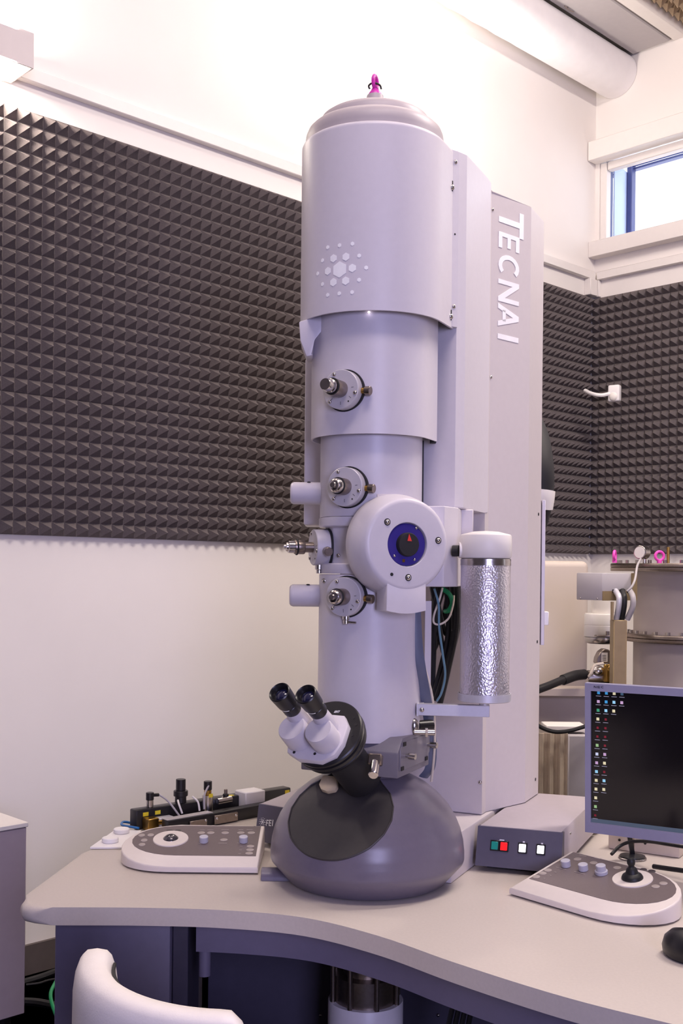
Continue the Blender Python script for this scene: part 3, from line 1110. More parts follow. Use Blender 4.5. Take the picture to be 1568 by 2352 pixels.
# stage box behind the goniometer
b = MB()
p = W(1018, 1348, 2.56); q = W(1050, 1160, 2.64); p3 = W(960, 1348, 2.57)
poly = [(p3.x, 2.57), (p.x, 2.56), (W(1050, 1348, 2.62).x, 2.62), (W(1050, 1348, 2.62).x + 0.02, 2.72), (p3.x + 0.04, 2.76)]
b.prism(poly, p.z, 1.6585, bev=0.002, seg=1)
b.build('stage_box', PAINT, mic, angle=12)
b = MB()
p = W(1091, 1180, 2.72); p2 = W(1052, 1180, 2.70)
b.box(((p.x + p2.x) / 2 - 0.005, 2.74, 1.615), (p.x - p2.x, 0.05, 0.09), I4, 0.002, 1)
b.build('stage_box_extension', PAINT2, mic)
b = MB()
p = hit(880, 1146, 0.1245)
a0 = math.degrees(math.atan2(p.x - X0, -(p.y - Y0)))
b.box((0, 0, 0), (0.031, 0.026, 0.006), axis_frame(p - Z * 0.002, az(a0)), 0.001, 1)
b.build('stage_slot', PAINT2, mic)  # raised box standing for the small recessed slot

# lower chamber block
b = MB()
SEC = [(0.117, 1.025), (0.117, 1.083), (0.085, 1.115), (-0.09, 1.115), (-0.09, 1.025)]
Mb = frame(CC, fv, Z, rv)
b.prism(SEC, -0.125, 0.125, Mb, bev=0.003, seg=2)
chamber = b.build('camera_chamber', DARKP, mic)
b = MB()
Ms = frame(CC + rv * 0.1255, bv, Z, rv)
b.prism([(-0.108, 1.040), (0.075, 1.040), (0.075, 1.055), (0.085, 1.06), (0.085, 1.105), (-0.095, 1.105), (-0.095, 1.095), (-0.108, 1.09)], -0.001, 0.003, Ms, bev=0.001, seg=1)
cp = b.build('chamber_side_plate', DARKP, mic)
for (x, y, ww) in ((-0.098, 1.046, 0.016), (0.06, 1.046, 0.016), (-0.085, 1.101, 0.016)):
    bb = MB(); bb.box((x, y, 0.0035), (ww, 0.009, 0.003), Ms); bb.build('slot_recess', BLACKM, cp)
for (x, y) in ((-0.075, 1.072), (0.07, 1.078)):
    bb = MB()
    bb.rod(Ms @ Vector((x, y, 0.003)), Ms @ Vector((x, y, 0.012)), 0.004)
    bb.rod(Ms @ Vector((x, y, 0.010)), Ms @ Vector((x, y, 0.028)), 0.0078, 20, 0.001)
    bb.build('thumb_screw', STEEL, cp)
# polished foot and valve on the right of the chamber
b = MB()
p = W(951, 1672, 2.585)
b.ball((0, 0, 0), (0.012, 0.012, 0.020), Matrix.Translation(p + Vector((0, 0.01, 0.002))), 18, 12)
b.rod(p + Vector((0, 0.0, -0.010)), p + Vector((0.033, 0.0, -0.010)), 0.0075)
b.rod(p + Vector((0.026, 0, -0.010)), p + Vector((0.032, 0, -0.010)), 0.012, 6)
b.rod(p + Vector((0.031, 0, -0.010)), p + Vector((0.049, 0, -0.010)), 0.0085, 20, 0.001)
b.build('vent_valve', STEEL, mic)
b = MB()
p = W(958, 1668, 2.64)
b.rod(p, p + Vector((0.036, 0.02, 0.0)), 0.014)
b.build('vent_elbow', BLACK, mic)
# steel fitting between the binocular tube and the chamber
p = W(862, 1745, 2.47)
b = MB()
b.box((0, 0, 0), (0.032, 0.026, 0.022), axis_frame(p, Vector((-0.25, -0.9, 0.35))), 0.003, 1)
fit = b.build('hinge_fitting', STEELD, mic)
b = MB()
d = Vector((-0.12, -0.80, -0.55)).normalized()
b.rod(p - Z * 0.004, p + d * 0.05, 0.0115, 24, 0.0015)
b.build('hinge_knob', STEEL, fit)

# domed projection chamber with a flat tilted viewing window
dome_prof = [(0.0, 0.752), (0.186, 0.752), (0.192, 0.755), (0.234, 0.802), (0.2362, 0.808), (0.2362, 0.826), (0.2335, 0.852), (0.2265, 0.880), (0.2145, 0.908), (0.197, 0.936), (0.173, 0.962), (0.144, 0.985), (0.112, 1.002), (0.095, 1.012), (0.090, 1.03), (0, 1.03)]
nW = (az(-27) * math.cos(R(45)) + Z * math.sin(R(45))).normalized()
cW = CC + Z * 0.85 + nW * 0.164
t = bmesh.new()
fine = []
for i in range(len(dome_prof) - 1):
    (r0, z0), (r1, z1) = dome_prof[i], dome_prof[i + 1]
    nn_ = 4 if 2 < i < 13 else 1
    for k in range(nn_):
        fine.append((r0 + (r1 - r0) * k / nn_, z0 + (z1 - z0) * k / nn_))
fine.append(dome_prof[-1])
sg = 120
cols = [[t.verts.new(CC + Vector((r_ * math.cos(2 * math.pi * i / sg), r_ * math.sin(2 * math.pi * i / sg), z_))) for r_, z_ in fine] for i in range(sg)]
for i in range(sg):
    for k in range(len(fine) - 1):
        t.faces.new((cols[i][k], cols[(i + 1) % sg][k], cols[(i + 1) % sg][k + 1], cols[i][k + 1]))
bmesh.ops.remove_doubles(t, verts=t.verts, dist=1e-6)
res = bmesh.ops.bisect_plane(t, geom=t.verts[:] + t.edges[:] + t.faces[:], plane_co=cW, plane_no=nW, clear_outer=True)
loop = [e for e in t.edges if len(e.link_faces) == 1]
ring = []
if loop:
    e = loop[0]
    v = e.verts[0]
    ring = [v.co.copy()]
    seen = {e}
    v = e.verts[1]
    while True:
        ring.append(v.co.copy())
        nx = [x for x in v.link_edges if x in loop and x not in seen]
        if not nx:
            break
        seen.add(nx[0])
        v = nx[0].other_vert(v)
    ring = ring[:-1] if (ring[0] - ring[-1]).length < 1e-5 else ring
b = MB(); b.merge(t)
dome = b.build('projection_chamber', DOMEM, mic, angle=30)
ctr = sum(ring, Vector()) / len(ring)
t = bmesh.new()
lv = []
for k_, dn in ((1.0, -0.008), (1.0, 0.0015), (0.985, 0.0035), (0.975, 0.0025), (0.972, 0.0005)):
    lv.append([t.verts.new(ctr + (p - ctr) * k_ + nW * dn) for p in ring])
n_ = len(ring)
for a_ in range(len(lv) - 1):
    for k in range(n_):
        t.faces.new((lv[a_][k], lv[a_][(k + 1) % n_], lv[a_ + 1][(k + 1) % n_], lv[a_ + 1][k]))
t.faces.new(lv[-1])
b = MB(); b.merge(t)
vw = b.build('viewing_window_cover', WINM, dome, angle=25)
print('WINDOW ring', len(ring), max((p - ctr).length for p in ring), min((p - ctr).length for p in ring), ctr)
b = MB()
pc = on_plane(757, 1806, ctr, nW)
Mw = axis_frame(pc, nW)
b.prism([(-0.020, 0.020), (-0.021, -0.004), (-0.012, -0.015), (0.004, -0.019), (0.020, -0.013), (0.022, -0.004), (0.012, 0.02)], -0.002, 0.010, Mw @ Matrix.Scale(1.15, 4), bev=0.002, seg=2)
b.build('cream_piece', CREAM, dome)  # cream faceted piece on the viewing window

# binocular
nB = (az(-30) * math.cos(R(38)) + Z * math.sin(R(38))).normalized()
B0 = W(752, 1687, 2.43)
MBn = axis_frame(B0, nB)      # x right, y up, z towards the operator
b = MB()
b.lathe([(0, -0.205), (0.047, -0.205), (0.047, -0.02), (0.055, -0.012), (0, -0.012)], MBn, 40)
bt = b.build('binocular_tube', BLACKM, mic)
b = MB()
b.lathe([(0, -0.050), (0.058, -0.050), (0.072, -0.045), (0.0805, -0.034), (0.0815, -0.027), (0.0785, -0.025), (0.0785, -0.021), (0.0845, -0.019), (0.0845, -0.010), (0.0800, -0.008), (0.0800, -0.004), (0.0850, -0.002), (0.0850, 0.004), (0.082, 0.0065), (0, 0.0065)], MBn, 60)
bf = b.build('binocular_flange', BLACK, mic)
cx, cy = -0.016, -0.016
b = MB()
oc = []
for (x, y) in ((-0.060, -0.020), (-0.052, -0.045), (-0.022, -0.058), (0.030, -0.058), (0.056, -0.040), (0.064, -0.012), (0.062, 0.030), (0.045, 0.052), (-0.045, 0.052), (-0.060, 0.030)):
    oc.append((x * 1.12 + cx + 0.003, y * 1.08 + cy))
b.prism(oc, 0.006, 0.022, MBn, bev=0.004, seg=2, which='top')
bb_ = b.build('binocular_body', PAINT, mic)
for sx in (-1, 1):
    hx = cx + sx * 0.0345
    b = MB()
    b.lathe([(0, 0.02), (0.0335, 0.02), (0.0325, 0.066), (0.0305, 0.070), (0, 0.070)], MBn @ Matrix.Translation((hx, cy - 0.012, 0)), 40)
    b.lathe([(0, 0.03), (0.0215, 0.03), (0.0195, 0.078), (0.0175, 0.090), (0, 0.090)], MBn @ Matrix.Translation((hx - sx * 0.001, cy + 0.019, 0)), 32)
    b.build('prism_housing', PAINT, bb_)
    b = MB()
    Me = MBn @ Matrix.Translation((hx - sx * 0.001, cy + 0.021, 0))
    b.lathe([(0, 0.088), (0.0190, 0.088), (0.0205, 0.094), (0.0205, 0.112), (0.0195, 0.113), (0.0195, 0.117), (0.0225, 0.120), (0.0245, 0.152), (0.0245, 0.160), (0.0225, 0.162), (0.0205, 0.160), (0.0165, 0.148), (0, 0.147)], Me, 40)
    ep = b.build('eyepiece', BLACK, bb_)
    b = MB()
    b.lathe([(0, 0.1535), (0.006, 0.153), (0.012, 0.151), (0.0155, 0.148), (0, 0.148)], Me, 32)
    b.build('eyepiece_lens', GLASSB, ep) if False else b.build('eyepiece_lens', GLASSB, bb_)
    b = MB()
    b.lathe([(0.0207, 0.1135), (0.0207, 0.1160)], Me, 30, 215, 300)
    b.build('index_ring', INKW, bb_)
for (x, y) in ((-0.036, -0.052), (0.017, -0.050)):
    screw(MBn @ Vector((x + cx, y + cy + 0.004, 0.022)), nB, bb_, 0.8, HOLE, 'screw_hole')
for ch, lx, ly in (('A', 766.5, 1637.5), ('N', 770.8, 1637.2), ('Y', 775.4, 1637.0)):
    q = MBn.inverted() @ on_plane(lx, ly, MBn @ Vector((0, 0, 0.0066)), nB)
    letter(ch, MBn @ Matrix.Translation((q.x, q.y, 0.0066)), 0.0042, 0.0060, INKW, bf)
for (x, y) in ((0.055, 0.044), (0.066, 0.027), (0.066, 0.000)):
    screw(MBn @ Vector((x, y, 0.0066)), nB, bf, 0.7, HOLE, 'screw_hole')

# cable ramp left of the dome
b = MB()
p0 = onZ(598, 2024, 0.7505); p1 = onZ(655, 2030, 0.7505)
b.prism([(0.026 * math.cos(math.pi * k / 16), 0.026 * math.sin(math.pi * k / 16)) for k in range(17)], 0, 0.10, frame(p0 + Vector((0.0, 0.028, 0.0)), Vector((0, 1, 0)), Z, Vector((1, 0, 0))), bev=0.002, seg=1, which='rims')
b.build('cable_ramp', DOMEM, mic)

# ribbon cable, leads and harness in the gap behind the column
def cable(pts, r, m, name='cable', parent=mic, seg=8, flat=None, side=None):
    b = MB()
    b.tube([W(*p) for p in pts], r, seg, 5, flat, side)
    return b.build(name, m, parent)


cable([(952, 1370, 2.60), (958, 1480, 2.60), (966, 1540, 2.61), (980, 1620, 2.66), (990, 1700, 2.70), (988, 1760, 2.72), (972, 1785, 2.74)], 0.01, BLUEC, 'ribbon_cable', flat=(0.0135, 0.003), side=(1, 0.2, 0))
cable([(957, 1390, 2.66), (963, 1480, 2.64), (974, 1530, 2.645), (992, 1600, 2.665), (998, 1680, 2.69), (996, 1740, 2.71), (990, 1795, 2.73)], 0.0032, CREAMC)
b = MB()
p, q = W(976, 1380, 2.69), W(989, 1600, 2.69)
b.box(((p.x + q.x) / 2, 2.70, (p.z + q.z) / 2), (q.x - p.x, 0.012, p.z - q.z), I4, 0.001, 1)
b.build('cable_channel', PAINT2, mic)
b = MB()
p, q = W(985, 1350, 2.86), W(1060, 1560, 2.86)
for k, (x0, x1, y0, x2, y2, yy) in enumerate(((1000, 992, 1420, 990, 1560, 2.79), (1012, 998, 1400, 992, 1590, 2.77), (1026, 1030, 1450, 995, 1600, 2.76), (1040, 1044, 1450, 1000, 1610, 2.75),
                                             (1048, 1048, 1440, 1004, 1640, 2.74), (1020, 1003, 1400, 991, 1530, 2.80), (1034, 1018, 1420, 992, 1500, 2.81), (1052, 1052, 1430, 1008, 1600, 2.77),
                                             (995, 1020, 1450, 1050, 1400, 2.80), (992, 1018, 1495, 1040, 1450, 2.78))):
    cable([(x0, 1345, yy), (x1, y0, yy), ((x1 + x2) / 2, (y0 + y2) / 2 + 10, yy), (x2, y2, yy)], 0.0075, RUBBER)
cable([(1015, 1352, 2.73), (1032, 1365, 2.72), (1038, 1385, 2.72), (1030, 1402, 2.725), (1022, 1404, 2.74)], 0.006, GREENC)
cable([(1016, 1350, 2.71), (1008, 1380, 2.71), (997, 1410, 2.71), (996, 1430, 2.705), (1010, 1434, 2.70), (1030, 1420, 2.70), (1040, 1390, 2.71), (1042, 1368, 2.72)], 0.0026, CREAMC)
cable([(997, 1352, 2.70), (1007, 1390, 2.70), (1008, 1440, 2.70), (1016, 1500, 2.70), (1022, 1550, 2.70), (1014, 1590, 2.70), (1003, 1610, 2.71)], 0.0028, TEALC)

# dewar arm
b = MB()
pa, pb = W(960, 1634, 2.60), W(1124, 1631, 2.58)
dirv = (pb - pa); dirv.z = 0; ln = dirv.length; dirv.normalize()
zc = (pa.z + pb.z) / 2 + 0.001
fmA = frame(Vector((pa.x, pa.y, zc)), dirv, Z.cross(dirv), Z)
b.box((ln / 2, 0.006, 0), (ln, 0.024, 0.0275), fmA, 0.001, 1)
arm = b.build('support_arm', ALU, mic)
b = MB(); b.box((-0.001, 0.004, 0), (0.006, 0.03, 0.031), fmA, 0.001, 1); b.box((0.006, 0.03, 0), (0.012, 0.05, 0.024), fmA); b.build('arm_bracket', ALU, mic)
screw(fmA @ Vector((0.009, -0.006, 0)), -Z.cross(dirv), arm, 1.2)
DWX = W(1113.5, 1440, 2.585)
MD = Matrix.Translation((DWX.x, 2.585, 0))
zt = zc + 0.0138
# nitrogen flask
dw = thing('cold_trap_flask', (DWX.x, 2.585, zt), 'dimpled silver nitrogen flask with a white cap on an arm beside the microscope', 'dewar flask')
b = MB()
b.cyl(0.012, zt, zt + 0.012, MD, 20)
b.lathe([(0, zt + 0.010), (0.060, zt + 0.010), (0.0630, zt + 0.012), (0.0630, zt + 0.029), (0.0605, zt + 0.029), (0.0603, zt + 0.014), (0, zt + 0.014)], MD, 48)
b.build('base_dish', ALU, dw)
zf = W(1113, 1291, 2.585).z
b = MB()
b.lathe([(0, zt + 0.014), (0.0585, zt + 0.014), (0.0590, zf - 0.004), (0.0585, zf - 0.003)], MD, 72)
b.build('flask_body', FOIL, dw)
b = MB()
b.lathe([(0.0585, zf - 0.008), (0.0600, zf - 0.008), (0.0595, zf), (0.0600, zf + 0.004), (0.0595, zf + 0.007), (0.056, zf + 0.009), (0, zf + 0.009)], MD, 60)
b.build('flask_collar', STEEL, dw)
zk = W(1113, 1228, 2.585).z
b = MB()
b.lathe([(0, zf + 0.009), (0.058, zf + 0.009), (0.0610, zf + 0.014), (0.0615, zf + 0.04), (0.0605, zk - 0.003), (0.058, zk), (0.03, zk + 0.007), (0, zk + 0.009)], MD @ Matrix.Diagonal((1, 1, 1, 1)), 40)
b.rod(Vector((DWX.x - 0.050, 2.585, zf + 0.028)), Vector((DWX.x - 0.064, 2.585, zf + 0.028)), 0.019)
b.build('flask_cap', PUMPW, dw)
b = MB()
b.rod(Vector((DWX.x - 0.064, 2.585, zf + 0.026)), Vector((DWX.x - 0.078, 2.59, zf + 0.026)), 0.0135)
b.build('cold_finger_sleeve', RUBBER, dw)

# part of the column below the desk
b = MB()
b.lathe([(0, 0.10), (0.0905, 0.10), (0.0920, 0.103), (0.0920, 0.455), (0.0905, 0.4575), (0.082, 0.4575), (0, 0.4575)], MC, 48)
b.build('lower_vacuum_can', PAINT, mic)
b = MB()
b.lathe([(0, 0.457), (0.078, 0.457), (0.078, 0.52), (0.055, 0.522), (0.055, 0.709), (0, 0.709)], MC, 40)
for k in range(8):
    a = 2 * math.pi * k / 8 + 0.3
    b.cyl(0.006, 0.457, 0.70, Matrix.Translation(CC + Vector((0.084 * math.cos(a), 0.084 * math.sin(a), 0))), 12)
b.build('vacuum_flange', STEELD, mic)
b = MB()
for k in range(4):
    b.tube([Vector((0.31 + 0.012 * k, 2.45, 0.70)), Vector((0.27 + 0.014 * k, 2.45, 0.56)), Vector((0.24 + 0.016 * k, 2.46, 0.40)), Vector((0.22 + 0.02 * k, 2.5, 0.15))], 0.006, 8, 4)
    b.build('hanging_cable', RUBBER, mic)
    b = MB()
b.bm.free()

# cable loom behind the tower
bag = thing('cable_loom', W(1252, 1090, 3.5), 'black sleeved cable loom with a white label behind the microscope tower', 'cable loom')
b = MB()
b.tube([W(1205, 960, 3.6), W(1226, 1010, 3.55), W(1236, 1075, 3.5), W(1236, 1130, 3.5), W(1226, 1185, 3.52), W(1205, 1240, 3.55)], 0.05, 16, 5)
b.build('sleeve', BLACKM, bag)
b = MB()
b.tube([W(1237, 1128, 3.497), W(1236, 1140, 3.497), W(1232, 1165, 3.503)], 0.053, 16, 3)
b.build('label_band', PUMPW, bag)

# ================================================================== CONTROL PADS
def make_pad(corner, right, back, sgn, label):
    """corner: front corner at the square end; right: unit vector from the square end to the round end"""
    o = thing('control_pad', corner, label, 'control pad')
    D, Wd, h0, h1 = 0.235, 0.36, 0.017, 0.066
    M0 = frame(corner, right, back, Z) if sgn > 0 else frame(corner, right, back, Z)
    def outline(m, n=14):
        # m: margins (square end, front, back, round)
        x0, y0, y1, xr = m[0], m[1], D - m[2], Wd - m[3]
        hy = (y1 - y0) / 2
        cyy = (y0 + y1) / 2
        rx = 0.135 - m[3] * 0.5
        out = [(x0, y0)]
        for k in range(n + 1):
            a = -math.pi / 2 + math.pi * k / n
            out.append((xr - rx + rx * math.cos(a), cyy + hy * math.sin(a)))
        out.append((x0, y1))
        return out
    def zt(y):
        return h0 + (h1 - h0) * (y / D)
    def slab(b, ol, lo, hi, inset=0.0):
        t = bmesh.new()
        n = len(ol)
        A = [t.verts.new((x, y, lo(y))) for x, y in ol]
        B = [t.verts.new((x, y, hi(y))) for x, y in ol]
        t.faces.new(A[::-1])
        tf = t.faces.new(B)
        for i in range(n):
            t.faces.new((A[i], A[(i + 1) % n], B[(i + 1) % n], B[i]))
        if inset:
            te = [e for e in t.edges if e.verts[0] in B and e.verts[1] in B]
            bmesh.ops.bevel(t, geom=te, offset=inset, segments=3, affect='EDGES', profile=0.5)
        b.merge(t, M0)
    b = MB()
    slab(b, outline((0, 0, 0, 0)), lambda y: 0.004, zt, 0.004)
    b.build('pad_shell', PADW, o)
    b = MB()
    slab(b, outline((0.012, 0.012, 0.012, 0.012)), lambda y: 0.0002, lambda y: 0.005)
    b.build('pad_foot', BLACKM, o)
    b = MB()
    slab(b, outline((0.010, 0.060, 0.006, 0.022)), lambda y: zt(y) - 0.002, lambda y: zt(y) + 0.0008)
    b.build('pad_overlay', PADG, o)
    n = right.cross(back) * (1 if right.cross(back).z > 0 else -1)
    sl = (back * D + Z * (h1 - h0)).normalized()
    nn = right.cross(sl).normalized()
    if nn.z < 0:
        nn = -nn
    p0 = corner + Z * (h0 + 0.0009)
    return o, p0, sl, nn, right


def pad_btn(px, py, o, p0, sl, nn, rt, a=0.011, bb=0.006, m=None, name='button', h=0.0009):
    p = on_plane(px, py, p0, nn)
    M = frame(p, rt, sl, nn)
    b = MB()
    b.lathe([(0, -0.0005), (1, -0.0005), (1, 0.6), (0.92, 1.0), (0, 1.0)], M @ Matrix.Diagonal((a, bb, h, 1)), 20)
    return b.build(name, m or PADB, o)


def pad_line(px, py, o, p0, sl, nn, rt, L=0.02, m=None):
    p = on_plane(px, py, p0, nn)
    b = MB()
    b.box((0, 0, 0.0003), (L, 0.0022, 0.0005), frame(p, rt, sl, nn))
    return b.build('printed_caption', m or PADB, o)


def pad_knob(px, py, o, p0, sl, nn, rt, r=0.0115, h=0.016, two=False):
    p = on_plane(px, py, p0, nn)
    b = MB()
    k = 0.004 if not two else 0.009
    if two:
        b.cyl(r * 1.3, 0, 0.009, frame(p, rt, sl, nn), 28, 0.001)
    b.cyl(r, 0 if not two else 0.008, h + (0.006 if two else 0), frame(p, rt, sl, nn), 28, 0.0012)
    return b.build('knob', KNOB, o)


# left pad: round end to the left
cL = onZ(592, 2009, 0.7503)
rtL = Vector((-1, 0.0, 0))
bkL = Vector((0, 1, 0))
pL = make_pad(cL, rtL, bkL, -1, 'light grey control pad with a trackball on the desk left of the dome')
b = MB()
p = on_plane(392, 1927, pL[1], pL[3])
Mr = frame(p, pL[4], pL[2], pL[3])
b.lathe([(0.019, 0), (0.046, 0), (0.045, 0.0022), (0.02, 0.0026), (0.019, 0.0)], Mr, 48)
b.build('trackball_ring', PADW, pL[0])
b = MB(); b.ball((0, 0, -0.004), (0.0205, 0.0205, 0.0165), Mr, 28, 16); b.build('trackball', BALL, pL[0])
for (x, y) in ((468, 1934), (559, 1934)):
    pad_knob(x, y, *pL)
for (x, y) in ((325, 1918.5), (346, 1918), (331, 1930), (326, 1940)):
    pad_btn(x, y, *pL, a=0.0085, bb=0.009)
for (x, y) in ((389.5, 1908), (409, 1908)):
    pad_btn(x, y, *pL, a=0.0088, bb=0.007, m=PADD)
for (x, y) in ((462, 1913), (484, 1913), (517, 1913), (514, 1929), (553, 1913), (577, 1913), (575, 1944), (574, 1952), (572, 1960)):
    pad_btn(x, y, *pL, a=0.0098, bb=0.008)
for (x, y, L) in ((464, 1906.5, 0.013), (483, 1906.5, 0.016), (517, 1906, 0.02), (553, 1906, 0.013), (573, 1906, 0.016), (465, 1937.5, 0.02), (511, 1937, 0.022), (558, 1936.5, 0.03), (554, 1944.5, 0.008), (552, 1952.5, 0.007), (550, 1960.5, 0.007), (585, 1898, 0.006)):
    pad_line(x, y, *pL, L=L)
# right pad: round end to the right
cR = onZ(1169, 2056, 0.7503)
rtR = Vector((math.cos(R(49)), -math.sin(R(49)), 0))
bkR = Vector((math.sin(R(49)), math.cos(R(49)), 0))
pR = make_pad(cR, rtR, bkR, 1, 'light grey control pad with a black joystick on the desk below the monitor')
p = on_plane(1452, 2019, pR[1], pR[3])
Mr = frame(p, pR[4], pR[2], pR[3])
b = MB()
b.lathe([(0.0, 0), (0.046, 0), (0.045, 0.0022), (0.0, 0.0026)], Mr, 48)
b.build('joystick_ring', PADW, pR[0])
b = MB()
b.lathe([(0.0245, 0.002), (0.0245, 0.005), (0.022, 0.010), (0.0145, 0.015), (0.0135, 0.019), (0.0115, 0.025), (0.007, 0.029), (0.0065, 0.032), (0.0088, 0.036), (0.0095, 0.041), (0.0088, 0.046), (0.0055, 0.050), (0, 0.051)], axis_frame(p, pR[3] + Vector((0, 0, 0.3))), 36)
b.build('joystick', RUBBER, pR[0])
for (x, y, tw) in ((1299.5, 1990, False), (1339.5, 1999, False), (1381, 2007, True)):
    pad_knob(x, y, *pR, two=tw)
for (x, y) in ((1326, 1973.5), (1363, 1982), (1417, 1993), (1258, 1999), (1246, 2006), (1231, 2014)):
    pad_btn(x, y, *pR, a=0.0095, bb=0.0085)
for (x, y) in ((1505, 2036), (1523, 2029)):
    pad_btn(x, y, *pR, a=0.0095, bb=0.0085, m=PADB)
for (x, y) in ((1477, 1997.5), (1496.5, 2001)):
    pad_btn(x, y, *pR, a=0.0088, bb=0.0075, m=PADD)
for (x, y, L) in ((1338, 1966, 0.02), (1371, 1972, 0.016), (1407, 1980, 0.02), (1430, 1986, 0.02), (1288, 1995, 0.03), (1330, 2005, 0.03), (1275, 2003.5, 0.006), (1264, 2011, 0.006), (1250, 2018, 0.006)):
    pad_line(x, y, *pR, L=L)

# ================================================================== CONSOLES
def console(tl, rdir, bdir, width, depth, h, lean, label, name='console_box'):
    """tl: front-left top corner in plan, rdir along the front, bdir backwards"""
    o = thing(name, Vector((tl.x, tl.y, 0.75)), label, 'console')
    M0 = frame(Vector((tl.x, tl.y, 0.75)), rdir, bdir, Z)
    b = MB()
    # sheet metal body
    b.prism([(0.0, 0.0), (width, 0.0), (width, depth), (0.0, depth)], 0.016, h, M0, bev=0.004, seg=2, which='rims')
    b.build('console_body', CONT, o)
    b = MB()
    pts = []
    for x in (-0.004, width + 0.004):
        pts += [(x, -0.004 - lean, 0.014), (x, -0.004, h - 0.002), (x, 0.012, h - 0.002), (x, 0.012, 0.014)]
    b.hull([M0 @ Vector(p) for p in pts])
    fp = b.build('console_front', CONS, o)
    b = MB()
    b.box((width / 2, depth / 2, 0.009), (width - 0.03, depth - 0.03, 0.016), M0)
    b.build('console_foot', BLACKM, o)
    up = Vector((0, lean, h - 0.016)).normalized()
    Mf = M0 @ frame(Vector((0, -0.004 - lean, 0.014)), (1, 0, 0), up, Vector((1, 0, 0)).cross(up))
    return o, Mf, M0


tl = onZ(1102, 1893.6, 0.862)
rC = Vector((math.cos(R(18)), -math.sin(R(18)), 0)); bC = Vector((math.sin(R(24)), math.cos(R(24)), 0))
co, Mf, M0c = console(tl, rC, bC, 0.205, 0.46, 0.111, 0.022, 'grey console box with red, green and white lit push buttons beside the dome')
fo = Mf @ Vector((0, 0, 0)); fn = (Mf.to_3x3() @ Vector((0, 0, 1)))
Mi = Mf.inverted()
for (x, y, m, ww) in ((1135.5, 1942, BGREEN, 0.5), (1156, 1944, BRED, 0.5), (1197.5, 1948, LIT, 0.5), (1238.5, 1951.5, LIT, 0.5)):
    q = Mi @ on_plane(x, y, fo, fn)
    b = MB(); b.box((q.x, q.y, 0.001), (0.0225, 0.0265, 0.005), Mf, 0.001, 1)
    bz = b.build('button_bezel', BLACK, co)
    b = MB(); b.box((q.x, q.y, 0.004), (0.0165, 0.0195, 0.004), Mf, 0.001, 1); b.build('push_button', m, bz)
for (x, y, L) in ((1151, 1930, 0.012), (1200, 1934, 0.005), (1241, 1938, 0.005)):
    q = Mi @ on_plane(x, y, fo, fn)
    b = MB(); b.box((q.x, q.y, 0.0003), (L, 0.004, 0.0006), Mf); b.build('printed_caption', INKW, co)
screw(M0c @ Vector((0.205, 0.10, 0.085)), rC, co, 0.8)

# left console with FEI print (partly behind the dome)
tl2 = onZ(598.5, 1844.6, 0.862)
rC2 = Vector((math.cos(R(34)), -math.sin(R(34)), 0)); bC2 = Vector((math.sin(R(24)), math.cos(R(24)), 0))
c2, Mf2, M02 = console(tl2, rC2, bC2, 0.15, 0.24, 0.112, 0.022, 'grey console box with white FEI print left behind the dome')
fo = Mf2 @ Vector((0, 0, 0)); fn = (Mf2.to_3x3() @ Vector((0, 0, 1))); Mi = Mf2.inverted()
for ch, x, ww in (('F', 616.3, 0.0076), ('E', 623.2, 0.0076), ('I', 629.6, 0.0027)):
    q = Mi @ on_plane(x, 1890.5, fo, fn)
    letter(ch, Mf2 @ Matrix.Translation((q.x - ww / 2, q.y - 0.008, 0.0004)), ww, 0.0165, INKW, c2)
for k in range(19):
    ring_ = 0 if k == 0 else (1 if k < 7 else 2)
    q = Mi @ on_plane(604, 1888, fo, fn)
    a = R(60 * k) if ring_ == 1 else R(30 * k)
    rr = (0, 0.0058, 0.0108)[ring_]
    hs = (0.003, 0.0019, 0.0010)[ring_]
    b = MB()
    b.prism([(q.x + rr * math.cos(a) + hs * math.sin(R(60 * j)), q.y + rr * math.sin(a) + hs * math.cos(R(60 * j))) for j in range(6)], 0.0003, 0.0009, Mf2)
    b.build('emblem_hexagon', INKW, c2)

# ================================================================== MONITOR
BLm = W(1343, 1911, 2.75)
mr = Vector((math.cos(R(29)), -math.sin(R(29)), 0))
mu = (Z * math.cos(R(3.5)) - Vector((math.sin(R(29)), math.cos(R(29)), 0)) * math.sin(R(3.5))).normalized()
mu = (mu + mr * 0.006).normalized()
mn = mr.cross(mu).normalized()
mn = mn if mn.y < 0 else -mn
MM = frame(BLm, mr, mu, mn)
MH, MW = 0.380, 0.425
mo = thing('computer_monitor', Vector((BLm.x + 0.18, BLm.y - 0.06, 0.75)), 'grey flat computer monitor showing a dark desktop with icons', 'monitor')
b = MB()
bw, bb2, btp = 0.0145, 0.026, 0.019
for (x0, x1, y0, y1) in ((0, MW, 0, bb2), (0, MW, MH - btp, MH), (0, bw, bb2, MH - btp), (MW - bw, MW, bb2, MH - btp)):
    b.prism([(x0, y0), (x1, y0), (x1, y1), (x0, y1)], -0.02, 0.0, MM)
bez = b.build('bezel', BEZEL, mo)
b = MB()
b.box((MW / 2, MH / 2, -0.035), (MW - 0.012, MH - 0.012, 0.045), MM, 0.008, 2)
b.build('back_shell', BEZEL, mo)
b = MB()
b.prism([(bw - 0.001, bb2 - 0.001), (MW - bw + 0.001, bb2 - 0.001), (MW - bw + 0.001, MH - btp + 0.001), (bw - 0.001, MH - btp + 0.001)], -0.0125, -0.006, MM)
scr = b.build('screen', SCREEN, mo)
b = MB()
b.prism([(bw, bb2), (MW - bw, bb2), (MW - bw, bb2 + 0.010), (bw, bb2 + 0.010)], -0.0058, -0.0056, MM)
b.build('taskbar', TASK, scr)
MMi = MM.inverted()
